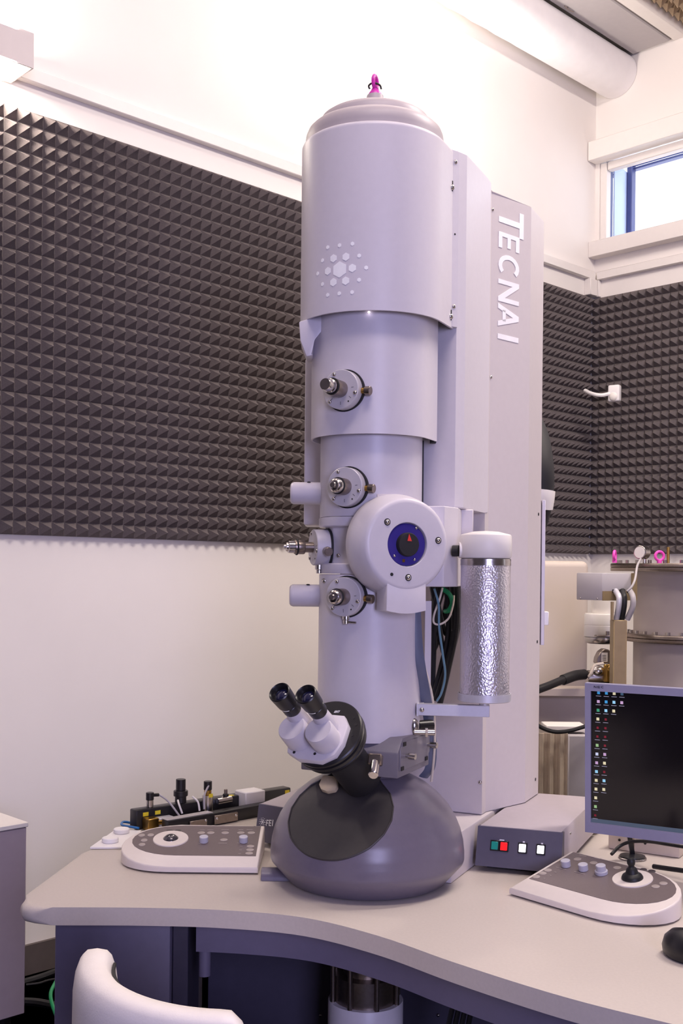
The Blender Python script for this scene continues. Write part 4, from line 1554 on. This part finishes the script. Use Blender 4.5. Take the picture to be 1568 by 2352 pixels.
ICOL = {'b': (60, 150, 200), 'c': (150, 210, 230), 'f': (222, 216, 170), 'r': (120, 24, 40), 'p': (190, 160, 190), 'g': (60, 150, 110), 'w': (200, 210, 225), 'd': (60, 90, 110), 'e': (150, 190, 130)}
for k, v in ICOL.items():
    mat('icon_' + k, v, 0.6, var=0.25, scale=900, emit=0.28)
TXT = mat('icon_caption', (150, 150, 165), 0.6, emit=0.3)
sp = MM @ Vector((0, 0, -0.0056))
icons = ['bbfd', 'pbcp', 'gcf', 'fr', 'rr', 'rr', 'er', 'wp', 'pf', 'cr', 'fc', 'ff', 'f', 'e', 'r']
for j, row in enumerate(icons):
    for i, k in enumerate(row):
        px = 1330 + (292 - j * 3.6 + i * 118) / 6.588
        py = 1560 + (205 + j * 132.5 + i * 6) / 6.588
        q = MMi @ on_plane(px, py, sp, mn)
        s = 0.0036 if k != 'r' else 0.0028
        b = MB(); b.prism([(q.x - s, q.y - s), (q.x + s, q.y - s), (q.x + s * 0.9, q.y + s), (q.x - s, q.y + s)], -0.0056, -0.0053, MM); b.build('desktop_icon', MATS['icon_' + k], scr)
        b = MB(); b.prism([(q.x - 0.0068, q.y - 0.0090), (q.x + 0.0062, q.y - 0.0090), (q.x + 0.0062, q.y - 0.0078), (q.x - 0.0068, q.y - 0.0078)], -0.0056, -0.0053, MM); b.build('icon_caption', TXT, scr)
for k, ch in enumerate('NEC'):
    q = MMi @ on_plane(1363.4 + k * 8.3, 1580.2 + 0.3 * k, MM @ Vector((0, 0, 0)), mn)
    letter(ch, MM @ Matrix.Translation((q.x, q.y, 0.0001)), 0.0068, 0.0058, INK, bez, th=0.0003)
# stand: neck and round foot with chrome rim
b = MB()
ps = onZ(1452, 1972, 0.75)
b.lathe([(0, 0), (0.034, 0), (0.033, 0.008), (0.01, 0.013), (0, 0.013)], Matrix.Translation((ps.x, ps.y, 0.7502)), 36)
b.build('stand_foot', BLACK, mo)
b = MB(); b.torus(0.0345, 0.0022, Matrix.Translation((ps.x, ps.y, 0.7526)), 36, 8); b.build('foot_rim', STEEL, mo)
b = MB()
nt_ = W(1438, 1905, ps.y - 0.03)
b.hull([Vector((ps.x + a, ps.y + c, 0.76)) for a in (-0.006, 0.006) for c in (-0.004, 0.004)] + [nt_ + Vector((a, c, 0.03)) for a in (-0.006, 0.006) for c in (-0.004, 0.004)])
b.build('stand_neck', BLACK, mo)

# beige junction boxes and cables on the desk behind the right pad
def socket_box(pxs, y0, label, hole):
    a = onZ(pxs[0], y0[0], 0.7505); c = onZ(pxs[1], y0[1], 0.7505)
    d = c - a; d.z = 0; L = d.length; d.normalize()
    M0 = frame(a, d, Z.cross(d), Z)
    o = thing('junction_box', a, label, 'junction box')
    b = MB(); b.box((L / 2, 0.03, 0.027), (L, 0.06, 0.053), M0, 0.003, 2); b.build('case', HOUSING, o)
    for h in hole:
        screw(M0 @ Vector((L * h, 0, 0.028)), -Z.cross(d), o, 0.9, HOLE, 'hole')
    return o


socket_box((1396, 1448), (1949, 1957), 'small beige junction box with one hole behind the monitor foot', (0.5,))
socket_box((1455, 1560), (1957, 1972), 'long beige junction box under the right part of the monitor', (0.25,))
for q, (pts, r_) in enumerate(((((1404, 1962, 2.83), (1425, 1942, 2.86), (1452, 1933, 2.84), (1490, 1933, 2.80), (1530, 1939, 2.74), (1600, 1950, 2.68)), 0.0045), (((1500, 1990, 2.70), (1540, 1996, 2.66), (1600, 2004, 2.60)), 0.006))):
    b = MB()
    b.tube([W(*p) for p in pts], r_, 10, 6)
    b.build('power_cable', RUBBER, label=('black cable arching over the beige junction boxes', 'black cable lying on the desk behind the joystick pad')[q], category='cable')
b = MB()
pm = onZ(1572, 2200, 0.7505)
b.lathe([(0, 0), (0.030, 0.0), (0.0355, 0.006), (0.037, 0.018), (0.033, 0.036), (0.022, 0.050), (0.008, 0.056), (0, 0.0565)], Matrix.Translation(pm) @ Matrix.Rotation(R(20), 4, 'Z') @ Matrix.Diagonal((1.0, 1.45, 1.0, 1)), 40)
b.build('computer_mouse', BLACK, label='glossy black computer mouse on the right of the desk', category='mouse')
# steel pieces beside the console
b = MB()
p = onZ(1352, 1935, 0.7505)
b.rod(Vector((p.x + 0.02, p.y + 0.10, 0.785)), Vector((p.x + 0.075, p.y + 0.20, 0.785)), 0.034, 24, 0.004)
b.build('grey_canister', GREYP, label='grey metal canister lying between console box and monitor', category='canister')

# ================================================================== THINGS ON THE LEFT OF THE DESK
o = thing('white_plate', onZ(255, 1935, 0.7503), 'white plastic plate with two round discs on the far left of the desk', 'plate')
b = MB()
qs = [onZ(x, y, 0.7503) for x, y in ((206, 1951), (300, 1950), (325, 1912), (262, 1912))]
b.prism([pl(v) for v in qs], 0.7503, 0.757, bev=0.0015, seg=1)
b.build('plate_base', WHITE, o)
for (x, y) in ((253, 1934), (279, 1913)):
    p = onZ(x, y, 0.757)
    b = MB(); b.cyl(0.0225, 0.757, 0.770, Matrix.Translation((p.x, p.y, 0)), 32, 0.002); b.build('disc', WHITE, o)

# specimen holder rails
def rail(a, c, h, th, label):
    d = Vector((c.x - a.x, c.y - a.y, 0)); L = d.length; d.normalize()
    M0 = frame(Vector((a.x, a.y, 0.7505)), d, Z.cross(d), Z)
    o = thing('specimen_holder_rail', Vector((a.x, a.y, 0.7505)), label, 'holder rail')
    b = MB(); b.box((L / 2, th / 2, h / 2), (L, th, h), M0, 0.004, 2); b.build('rail_body', BLACK, o)
    return o, M0, L


aa = onZ(313, 1907, 0.7505); cc_ = onZ(668, 1809, 0.806)
ra, MA, LA = rail(aa, cc_, 0.056, 0.04, 'long black holder rail with upright connectors at the back of the desk')
def fitting(M, x, parts, parent, y=0.02, z0=0.056, name='connector'):
    for nm, m, r0, za, zb in parts:
        b = MB(); b.cyl(r0, z0 + za, z0 + zb, M @ Matrix.Translation((x, y, 0)), 20, min(0.001, r0 * 0.2)); b.build(nm, m, parent)
fitting(MA, 0.055, (('connector_socket', STEEL, 0.0105, 0, 0.022), ('connector_plug', BLACK, 0.0115, 0.021, 0.043)), ra)
b = MB(); b.rod(MA @ Vector((0.055, 0.02, 0.091)), MA @ Vector((0.083, 0.018, 0.089)), 0.0052); b.build('plug_nozzle', BLACK, ra)
fitting(MA, 0.16, (('regulator_base', BLACK, 0.017, 0, 0.02), ('regulator_collar', BLACK, 0.0215, 0.02, 0.036), ('regulator_knob', BLACK, 0.0145, 0.036, 0.070)), ra)
fitting(MA, 0.235, (('valve_body', STEEL, 0.0165, -0.03, 0.018), ('valve_neck', BRASS, 0.011, 0.018, 0.034), ('valve_plug', BLACK, 0.0125, 0.034, 0.060)), ra, y=-0.012)
fitting(MA, 0.305, (('valve_body', STEEL, 0.012, -0.01, 0.004), ('valve_stem', BLACK, 0.009, 0.004, 0.012), ('valve_stem', STEELD, 0.0055, 0.012, 0.026)), ra, y=-0.005)
b = MB(); b.rod(MA @ Vector((0.27, -0.012, 0.05)), MA @ Vector((0.32, -0.012, 0.052)), 0.0095); b.build('valve_pipe', STEEL, ra)
b = MB(); b.box((0.395, -0.006, 0.045), (0.075, 0.06, 0.048), MA, 0.003, 1); b.build('white_module', WHITE, ra)
for (x, z, s_) in ((0.03, 0.042, -1), (0.07, 0.042, -1), (0.545, 0.044, -1)):
    b = MB(); b.box((x, -0.0005, z), (0.018, 0.001, 0.011), MA); b.build('yellow_sticker', YELLOW, ra)
b = MB(); b.box((0.335, 0.012, 0.0565), (0.018, 0.012, 0.001), MA); b.build('yellow_sticker', YELLOW, ra)
b = MB(); b.box((0.235, -0.0285, 0.075), (0.014, 0.001, 0.011), MA); b.build('yellow_sticker', YELLOW, ra)
b = MB(); b.box((0.035, -0.02, 0.018), (0.036, 0.035, 0.034), MA, 0.002, 1); b.rod(MA @ Vector((0.05, -0.03, 0.02)), MA @ Vector((0.075, -0.03, 0.02)), 0.007); b.build('brass_block', BRASS, ra)
b = MB(); b.box((0.082, -0.018, 0.016), (0.05, 0.03, 0.03), MA, 0.002, 1); b.build('aluminium_block', ALU, ra)
for (pts, m) in ((((0.085, 0.018, 0.089), (0.105, 0.0, 0.07), (0.125, -0.03, 0.03)), GREYP), (((0.235, -0.02, 0.108), (0.212, -0.03, 0.08), (0.205, -0.04, 0.04)), GREYP), (((0.135, -0.005, 0.07), (0.13, -0.02, 0.06), (0.135, -0.03, 0.035)), PUMPW), (((0.185, -0.005, 0.075), (0.195, -0.02, 0.06), (0.195, -0.03, 0.035)), PUMPW)):
    b = MB(); b.tube([MA @ Vector(p) for p in pts], 0.003, 8, 5); b.build('lead', m, ra)
a2 = onZ(386, 1915, 0.7505); c2_ = onZ(640, 1868, 0.7505)
rb, MB2, LB = rail(a2, c2_, 0.036, 0.035, 'lower black holder rail with steel plates in front of the connectors')
b = MB(); b.prism([(0.0, 0.004), (0.16, 0.004), (0.16, 0.034), (0.0, 0.034)], 0.0362, 0.0375, MB2); b.build('rail_scale', GREYP, rb)
b = MB(); b.box((0.10, -0.004, 0.014), (0.06, 0.008, 0.022), MB2, 0.001, 1); b.box((0.20, -0.004, 0.016), (0.085, 0.008, 0.026), MB2, 0.001, 1); b.build('steel_plate', STEELD, rb)
for x in (0.125, 0.165, 0.235):
    screw(MB2 @ Vector((x, -0.008, 0.02)), -Vector((MB2[0][1], MB2[1][1], 0)), rb, 0.9)
b = MB()
b.tube([W(318, 1902, 3.1), W(300, 1899, 3.12), W(280, 1895, 3.16), W(283, 1888, 3.2), W(300, 1890, 3.22), W(316, 1897, 3.2)], 0.0035, 8, 5)
b.build('blue_hose', BLUEH, label='thin blue hose looping behind the white plate', category='hose')

# ================================================================== CHAIR
ch = thing('office_chair', (-0.2, 2.0, 0), 'white leather chair with a curved backrest in front of the desk', 'chair')
b = MB()
t = bmesh.new()
NA = 26
sec = []
for k in range(20):
    a = 2 * math.pi * k / 20
    # rounded-rectangle cross section: x radial, y vertical
    ca, sa = math.cos(a), math.sin(a)
    sec.append((0.037 * math.copysign(abs(ca) ** 0.6, ca), 0.135 * math.copysign(abs(sa) ** 0.42, sa)))
rings = []
for i in range(NA + 1):
    u = i / NA
    a = R(170 + (286 - 170) * u)
    e = min(u, 1 - u) * NA
    sc = min(1.0, math.sqrt(max(0.0, 1 - (1 - min(1, e / 2.4)) ** 2)) * 0.75 + 0.25) if e < 2.4 else 1.0
    rad = 0.243
    zc_ = 0.655 + 0.018 * math.sin(math.pi * u) * 0 + (0.02 * (1 - u) - 0.006)
    rings.append([t.verts.new((-0.2 + (rad + x * (0.55 + 0.45 * sc)) * math.cos(a), 2.0 + (rad + x * (0.55 + 0.45 * sc)) * math.sin(a), zc_ + y * sc)) for x, y in sec])
for i in range(NA):
    for k in range(20):
        t.faces.new((rings[i][k], rings[i][(k + 1) % 20], rings[i + 1][(k + 1) % 20], rings[i + 1][k]))
t.faces.new(rings[0]); t.faces.new(rings[-1])
b.merge(t)
b.build('backrest', LEATHER, ch, angle=70)
b = MB()
b.tube([Vector((-0.2 + 0.2075 * math.cos(R(184 + 92 * k / 14)), 2.0 + 0.2075 * math.sin(R(184 + 92 * k / 14)), 0.765 + 0.02 * (1 - k / 14) - 0.006)) for k in range(15)], 0.0035, 6, 2)
b.build('piping', RUBBER, ch)
b = MB(); b.lathe([(0, 0.40), (0.19, 0.40), (0.205, 0.42), (0.205, 0.455), (0.19, 0.475), (0, 0.48)], Matrix.Translation((-0.2, 2.0, 0)), 40); b.build('seat', LEATHER, ch)
b = MB(); b.cyl(0.028, 0.07, 0.40, Matrix.Translation((-0.2, 2.0, 0)), 24); b.build('gas_lift', STEEL, ch)
b = MB(); b.tube([Vector((-0.33, 1.86, 0.43)), Vector((-0.40, 1.80, 0.45)), Vector((-0.39, 1.815, 0.58))], 0.012, 10, 6); b.build('back_support', STEEL, ch)
for k in range(5):
    a = R(72 * k + 20)
    e = Vector((-0.2 + 0.26 * math.cos(a), 2.0 + 0.26 * math.sin(a), 0.06))
    b = MB(); b.rod(Vector((-0.2, 2.0, 0.09)), e, 0.016, 12); b.build('base_arm', STEEL, ch)
    b = MB(); b.cyl(0.026, -0.012, 0.012, axis_frame(Vector((e.x, e.y, 0.0265)), Vector((-math.sin(a), math.cos(a), 0))), 20, 0.003); b.build('castor', BLACK, ch)

# ================================================================== CABINET AND CABLES ON THE LEFT
cb = W(57, 2325, 3.48); zb_, zt_ = 0.075, 0.672
co_ = Vector((cb.x, cb.y, 0))
cab = thing('side_cabinet', co_ - dL * 0.3 + dR * 0.2, 'grey side cabinet with a white top at the left of the desk', 'cabinet')
def quadr(x0, x1, y0, y1):
    return [pl(co_ + dL * x + dR * y) for x, y in ((x0, y0), (x1, y0), (x1, y1), (x0, y1))]
b = MB(); b.prism(quadr(-0.6, 0, 0, 0.42), zb_, zt_, bev=0.003, seg=1); b.build('cabinet_body', CABG, cab)
b = MB(); b.prism(quadr(-0.61, 0.004, -0.004, 0.42), zt_ + 0.001, zt_ + 0.016, bev=0.002, seg=1); b.build('cabinet_top', CABT, cab)
for (x, y) in ((-0.55, 0.05), (-0.05, 0.05), (-0.55, 0.37), (-0.05, 0.37)):
    p = co_ + dL * x + dR * y
    b = MB(); b.cyl(0.025, 0.0, zb_, Matrix.Translation((p.x, p.y, 0)), 16); b.build('foot', BLACK, cab)
for (pts, r_, m, lab) in ((((30, 2262), (90, 2245), (140, 2228), (220, 2215)), 0.012, RUBBER, 'thick black cable on the floor along the wall'),
                          (((50, 2300), (85, 2302), (130, 2310), (220, 2322)), 0.014, RUBBER, 'thick black cable on the floor under the desk corner'),
                          (((60, 2262), (90, 2258), (118, 2250), (180, 2243)), 0.004, RUBBER, 'thin black lead between the thick floor cables')):
    b = MB(); b.tube([onZ(x, y, r_ + 0.001) for x, y in pts], r_, 8, 6); b.build('floor_cable', m, label=lab, category='cable')
b = MB(); b.tube([W(128, 2255, 3.55), W(117, 2278, 3.5), W(118, 2300, 3.45), W(128, 2330, 3.4)], 0.006, 8, 6)
b.build('green_cable', GREENC, label='green cable bending down beside the desk pedestal', category='cable')

# ================================================================== BACKGROUND APPARATUS ON THE RIGHT
# big beige housing with rounded corner
hp0 = W(1353, 1289, 5.2)
o = MB()
o.box((hp0.x - 0.2, 5.2 + 0.16, hp0.z / 2), (0.4, 0.32, hp0.z), I4, 0.03, 4)
o.build('equipment_housing', HOUSING, label='large beige equipment housing with rounded corners behind the microscope tower', category='housing')
# cylindrical vessel
ves = thing('vacuum_vessel', Vector((W(1580, 1400, 4.82).x, 4.82, 0)), 'large beige cylindrical vessel with bolted steel flanges behind the monitor', 'vessel')
VX = W(1580, 1400, 4.82).x
MV = Matrix.Translation((VX, 4.82, 0))
zf1 = W(1500, 1293, 4.50).z
zf2 = W(1500, 1462, 4.55).z
b = MB(); b.lathe([(0, 0.0), (0.235, 0.0), (0.235, zf1 - 0.03), (0, zf1 - 0.03)], MV, 64); b.build('vessel_wall', VESSEL, ves)
for zz, rf in ((zf1, 0.337), (zf2, 0.285)):
    b = MB(); b.lathe([(0.2, zz - 0.034), (rf - 0.002, zz - 0.034), (rf, zz - 0.031), (rf, zz - 0.019), (rf - 0.004, zz - 0.017), (rf, zz - 0.015), (rf, zz - 0.003), (rf - 0.002, zz), (0, zz)], MV, 80); b.build('flange', STEELD, ves)
    for k in range(28):
        a = 2 * math.pi * k / 28 + 0.05
        if math.sin(a) < 0.2:
            bb = MB(); bb.cyl(0.0085, zz, zz + 0.014, Matrix.Translation((VX + (rf - 0.03) * math.cos(a), 4.82 + (rf - 0.03) * math.sin(a), 0)), 8); bb.build('flange_bolt', STEEL, ves)
for (x, tilt) in ((1411, 65), (1514, 8)):
    p = W(x, 1281, 4.57)
    c = Vector((p.x, p.y, zf1 + 0.030))
    ff_ = Vector((math.cos(R(tilt)), math.sin(R(tilt)), 0))
    b = MB(); b.torus(0.0185, 0.0062, frame(c, ff_, Z, ff_.cross(Z)), 28, 10); b.cyl(0.010, zf1, zf1 + 0.014, Matrix.Translation((c.x, c.y, 0)), 16); b.build('eye_bolt', PINK, ves)
p = W(1480, 1274, 4.62)
b = MB(); b.rod(Vector((p.x, p.y, zf1 + 0.045)), Vector((p.x - 0.03, p.y - 0.03, zf1 + 0.045)), 0.029, 28, 0.002); b.cyl(0.008, zf1, zf1 + 0.045, Matrix.Translation((p.x, p.y, 0)), 12); b.build('pressure_gauge', STEEL, ves)
b = MB(); b.rod(Vector((p.x - 0.030, p.y - 0.030, zf1 + 0.045)), Vector((p.x - 0.0315, p.y - 0.0315, zf1 + 0.045)), 0.024, 28); b.build('gauge_face', PUMPW, ves)
p = W(1534, 1280, 4.57)
b = MB(); b.cyl(0.006, zf1, zf1 + 0.068, Matrix.Translation((p.x, p.y, 0)), 14, 0.001); b.build('brass_valve', BRASS, ves)
b = MB(); b.tube([W(1471, 1284, 4.42), W(1463, 1300, 4.26), W(1458, 1330, 4.20), W(1450, 1348, 4.18), W(1440, 1358, 4.18)], 0.0045, 8, 5); b.build('gauge_lead', GREYP, ves)
# controller box hanging in front of the vessel
xa, xb_, xc = W(1324, 1340, 4.3), W(1383, 1340, 4.22), W(1462, 1340, 4.3)
zt_b, zb_b = W(1383, 1316, 4.22).z, W(1383, 1379, 4.22).z
ctl = thing('controller_box', Vector((xb_.x, 4.3, zb_b)), 'light grey controller box with hoses beneath it beside the steel flange', 'controller box')
b = MB(); b.prism([pl(xa), pl(xb_), pl(xc), pl(xc + Vector((0.0, 0.10, 0))), pl(xa + Vector((0.04, 0.14, 0)))], zb_b, zt_b, bev=0.003, seg=1); b.build('case', GREYP, ctl)
b = MB()
dd = (xc - xb_).normalized(); nn_ = Vector((dd.y, -dd.x, 0))
fmC = frame(Vector((xb_.x, xb_.y, 0)), dd, Z, nn_)
LL = (Vector((xc.x, xc.y, 0)) - Vector((xb_.x, xb_.y, 0))).length
b.prism([(0, zb_b - 0.001), (LL, zb_b - 0.001), (LL, zt_b), (LL - 0.03, zt_b), (LL - 0.03, zb_b + 0.036), (0, zb_b + 0.036)], 0.0003, 0.0025, fmC); b.build('olive_trim', OLIVE, ctl)
for (x, z) in ((1332, 1374), (1371, 1375)):
    da = (xb_ - xa).normalized(); na = Vector((da.y, -da.x, 0))
    screw(on_plane(x, z, xa, na), na, ctl, 0.8)
for k, (x0, x1, m) in enumerate(((1413, 1420, ALU), (1429, 1432, RUBBER), (1446, 1452, GREYP))):
    b = MB(); b.tube([W(x0, 1357, 4.24), W(x1 + 1, 1372, 4.20), W(x1, 1395, 4.20), W(x0 + 2 - 4 * k, 1422.5, 4.22)], 0.0115, 10, 6); b.build('hose', m, ctl)
    b = MB(); b.cyl(0.012, W(x0, 1362, 4.24).z, W(x0, 1354, 4.24).z, Matrix.Translation(Vector((W(x0, 1357, 4.24).x, 4.24, 0))), 14); b.build('hose_gland', RUBBER, ctl)
# olive upright
b = MB()
p, q = W(1409, 1424, 4.2), W(1440, 1424, 4.2)
b.prism([(p.x, 4.2), (q.x, 4.2), (q.x, 4.26), (p.x, 4.26)], 0.0, p.z, bev=0.003, seg=1)
b.box((p.x - 0.004, 4.21, W(1409, 1403, 4.2).z), (0.006, 0.03, 0.07), I4)
b.build('cable_post', OLIVE, label='olive metal cable post standing in front of the vessel', category='post')
# white pump with silver foot
pm_ = W(1384, 1440, 4.6)
pump = thing('turbo_pump', Vector((pm_.x, 4.6, W(1384, 1478, 4.6).z)), 'white round turbo pump under the controller box', 'pump')
Mp = Matrix.Translation((pm_.x, 4.6, 0))
def zz_(y): return W(1384, y, 4.6).z
b = MB(); b.lathe([(0, zz_(1462)), (0.076, zz_(1462)), (0.078, zz_(1460)), (0.078, zz_(1436)), (0.0765, zz_(1435)), (0.078, zz_(1434)), (0.078, zz_(1412)), (0.074, zz_(1409)), (0, zz_(1409))], Mp, 48); b.build('pump_body', PUMPW, pump)
b = MB(); b.lathe([(0, zz_(1410)), (0.046, zz_(1410)), (0.046, zz_(1376)), (0, zz_(1376))], Mp, 32); b.build('pump_neck', PUMPW, pump)
b = MB(); b.lathe([(0, zz_(1478)), (0.060, zz_(1478)), (0.075, zz_(1474)), (0.079, zz_(1468)), (0.079, zz_(1463)), (0, zz_(1463))], Mp, 48); b.build('pump_foot', STEEL, pump)
b = MB()
p = W(1392, 1461, 4.5)
b.box((p.x, 4.5, p.z), (0.09, 0.04, 0.008), I4, 0.001, 1); b.cyl(0.008, p.z, p.z + 0.02, Matrix.Translation((p.x + 0.005, 4.5, 0)), 12); b.build('clamp', STEELD, pump)
# gate valve with label, fitting and insulated hose
gv = thing('gate_valve', W(1390, 1560, 4.4), 'dark triangular gate valve with a white label and brass fitting', 'valve')
b = MB()
ol = [(1369, 1525), (1371, 1512), (1378, 1498), (1388, 1491), (1398, 1492), (1406, 1502), (1408, 1525)]
b.prism([(W(x, y, 4.4).x, W(x, y, 4.4).z) for x, y in ol], -4.46, -4.4, Matrix(((1, 0, 0, 0), (0, 0, -1, 0), (0, 1, 0, 0), (0, 0, 0, 1))), bev=0.003, seg=1); b.build('valve_body', STEELD, gv)
b = MB(); p, q = W(1380.5, 1520, 4.398), W(1395, 1499, 4.398); b.box(((p.x + q.x) / 2, 4.398, (p.z + q.z) / 2), (q.x - p.x, 0.002, q.z - p.z), I4); b.build('valve_label', PUMPW, gv)
for k in range(4):
    b = MB(); p, q = W(1383, 1505 + 3.6 * k, 4.396), W(1392, 1506 + 3.6 * k, 4.396); b.box(((p.x + q.x) / 2, 4.3965, (p.z + q.z) / 2), (q.x - p.x, 0.001, 0.0015), I4); b.build('printed_line', INK, gv)
b = MB(); b.rod(W(1347, 1556, 4.4), W(1412, 1556, 4.4), 0.030, 24, 0.003); b.ball(tuple(W(1372, 1541, 4.38)), (0.03, 0.03, 0.022)); b.build('flange_pipe', STEEL, gv)
b = MB(); b.ball(tuple(W(1398, 1535, 4.36)), (0.018, 0.018, 0.018)); b.cyl(0.015, W(1394, 1566, 4.36).z, W(1394, 1526, 4.36).z, Matrix.Translation((W(1394, 1550, 4.36).x, 4.36, 0)), 16, 0.002); b.build('brass_fitting', BRASS, gv)
b = MB(); b.tube([W(1352, 1554, 4.33), W(1358, 1545, 4.32), W(1366, 1528, 4.33), W(1385, 1524, 4.34)], 0.006, 8, 5); b.build('white_lead', CREAMC, gv)
ih = thing('insulated_hose', W(1300, 1580, 4.3), 'black insulated hose rising to the gate valve', 'hose')
b = MB(); b.tube([W(1342, 1549, 4.37), W(1320, 1552, 4.34), W(1292, 1562, 4.3)], 0.021, 14, 5); b.build('insulation', RUBBER, ih)
b = MB(); b.tube([W(1295, 1560, 4.3), W(1262, 1574, 4.25), W(1225, 1588, 4.2), W(1180, 1606, 4.15)], 0.016, 12, 5); b.build('hose', BLACK, ih)
# low table rail, front panel, drawers, fabric
b = MB()
p, q = W(1200, 1580, 4.38), W(1392, 1601, 4.38)
b.box(((p.x + q.x) / 2, 4.43, (p.z + q.z) / 2), (q.x - p.x, 0.1, p.z - q.z), I4, 0.003, 1)
b.box(((p.x + q.x) / 2, 4.48, q.z - 0.045), (q.x - p.x, 0.02, 0.14), I4)
for xx in (p.x + 0.03, q.x - 0.03):
    b.box((xx, 4.44, q.z / 2), (0.05, 0.05, q.z), I4)
b.build('support_frame', HOUSING, label='beige support frame behind the microscope tower carrying the hose', category='frame')
b = MB()
p, q = W(1305, 1689, 4.0), W(1420, 1689, 4.0)
b.box(((p.x + q.x) / 2, 4.0 + 0.13, p.z / 2), (q.x - p.x, 0.26, p.z), I4, 0.004, 1)
b.build('storage_cabinet', GREYP, label='pale grey storage cabinet behind the monitor', category='cabinet')
b = MB()
p, q = W(1253, 1676, 4.05), W(1345, 1676, 4.05)
b.box(((p.x + q.x) / 2, 4.09, p.z + 0.006), (q.x - p.x, 0.12, 0.022), Matrix.Identity(4), 0.002, 1)
b.build('paper_stack', PUMPW, label='flat stack of white paper on the storage cabinet', category='paper')
b = MB()
t = bmesh.new()
p, q = W(1225, 1684, 3.94), W(1304, 1684, 3.94)
n_ = 40
lo, hi = [], []
for k in range(n_ + 1):
    x = p.x + (q.x - p.x) * k / n_
    y = 3.94 + 0.007 * math.sin(k * 0.55) + 0.002 * math.sin(k * 1.6)
    hi.append((t.verts.new((x, y, p.z)), t.verts.new((x, y + 0.006, p.z))))
    lo.append((t.verts.new((x, y * 1.0, 0.3)), t.verts.new((x, y + 0.006, 0.3))))
for k in range(n_):
    t.faces.new((hi[k][0], hi[k + 1][0], lo[k + 1][0], lo[k][0]))
    t.faces.new((hi[k][1], lo[k][1], lo[k + 1][1], hi[k + 1][1]))
    t.faces.new((hi[k][0], hi[k][1], hi[k + 1][1], hi[k + 1][0]))
b.merge(t)
b.build('fabric_cover', FABRIC, label='beige fabric cover hanging in folds beside the storage cabinet', category='fabric cover')
b = MB()
b.tube([W(1220, 1655, 3.9), W(1245, 1672, 3.9), W(1275, 1681, 3.9), W(1310, 1678, 3.92), W(1345, 1668, 3.95), W(1400, 1655, 4.0)], 0.0075, 8, 6)
b.build('sagging_cable', RUBBER, label='black cable sagging in front of the beige fabric cover', category='cable')
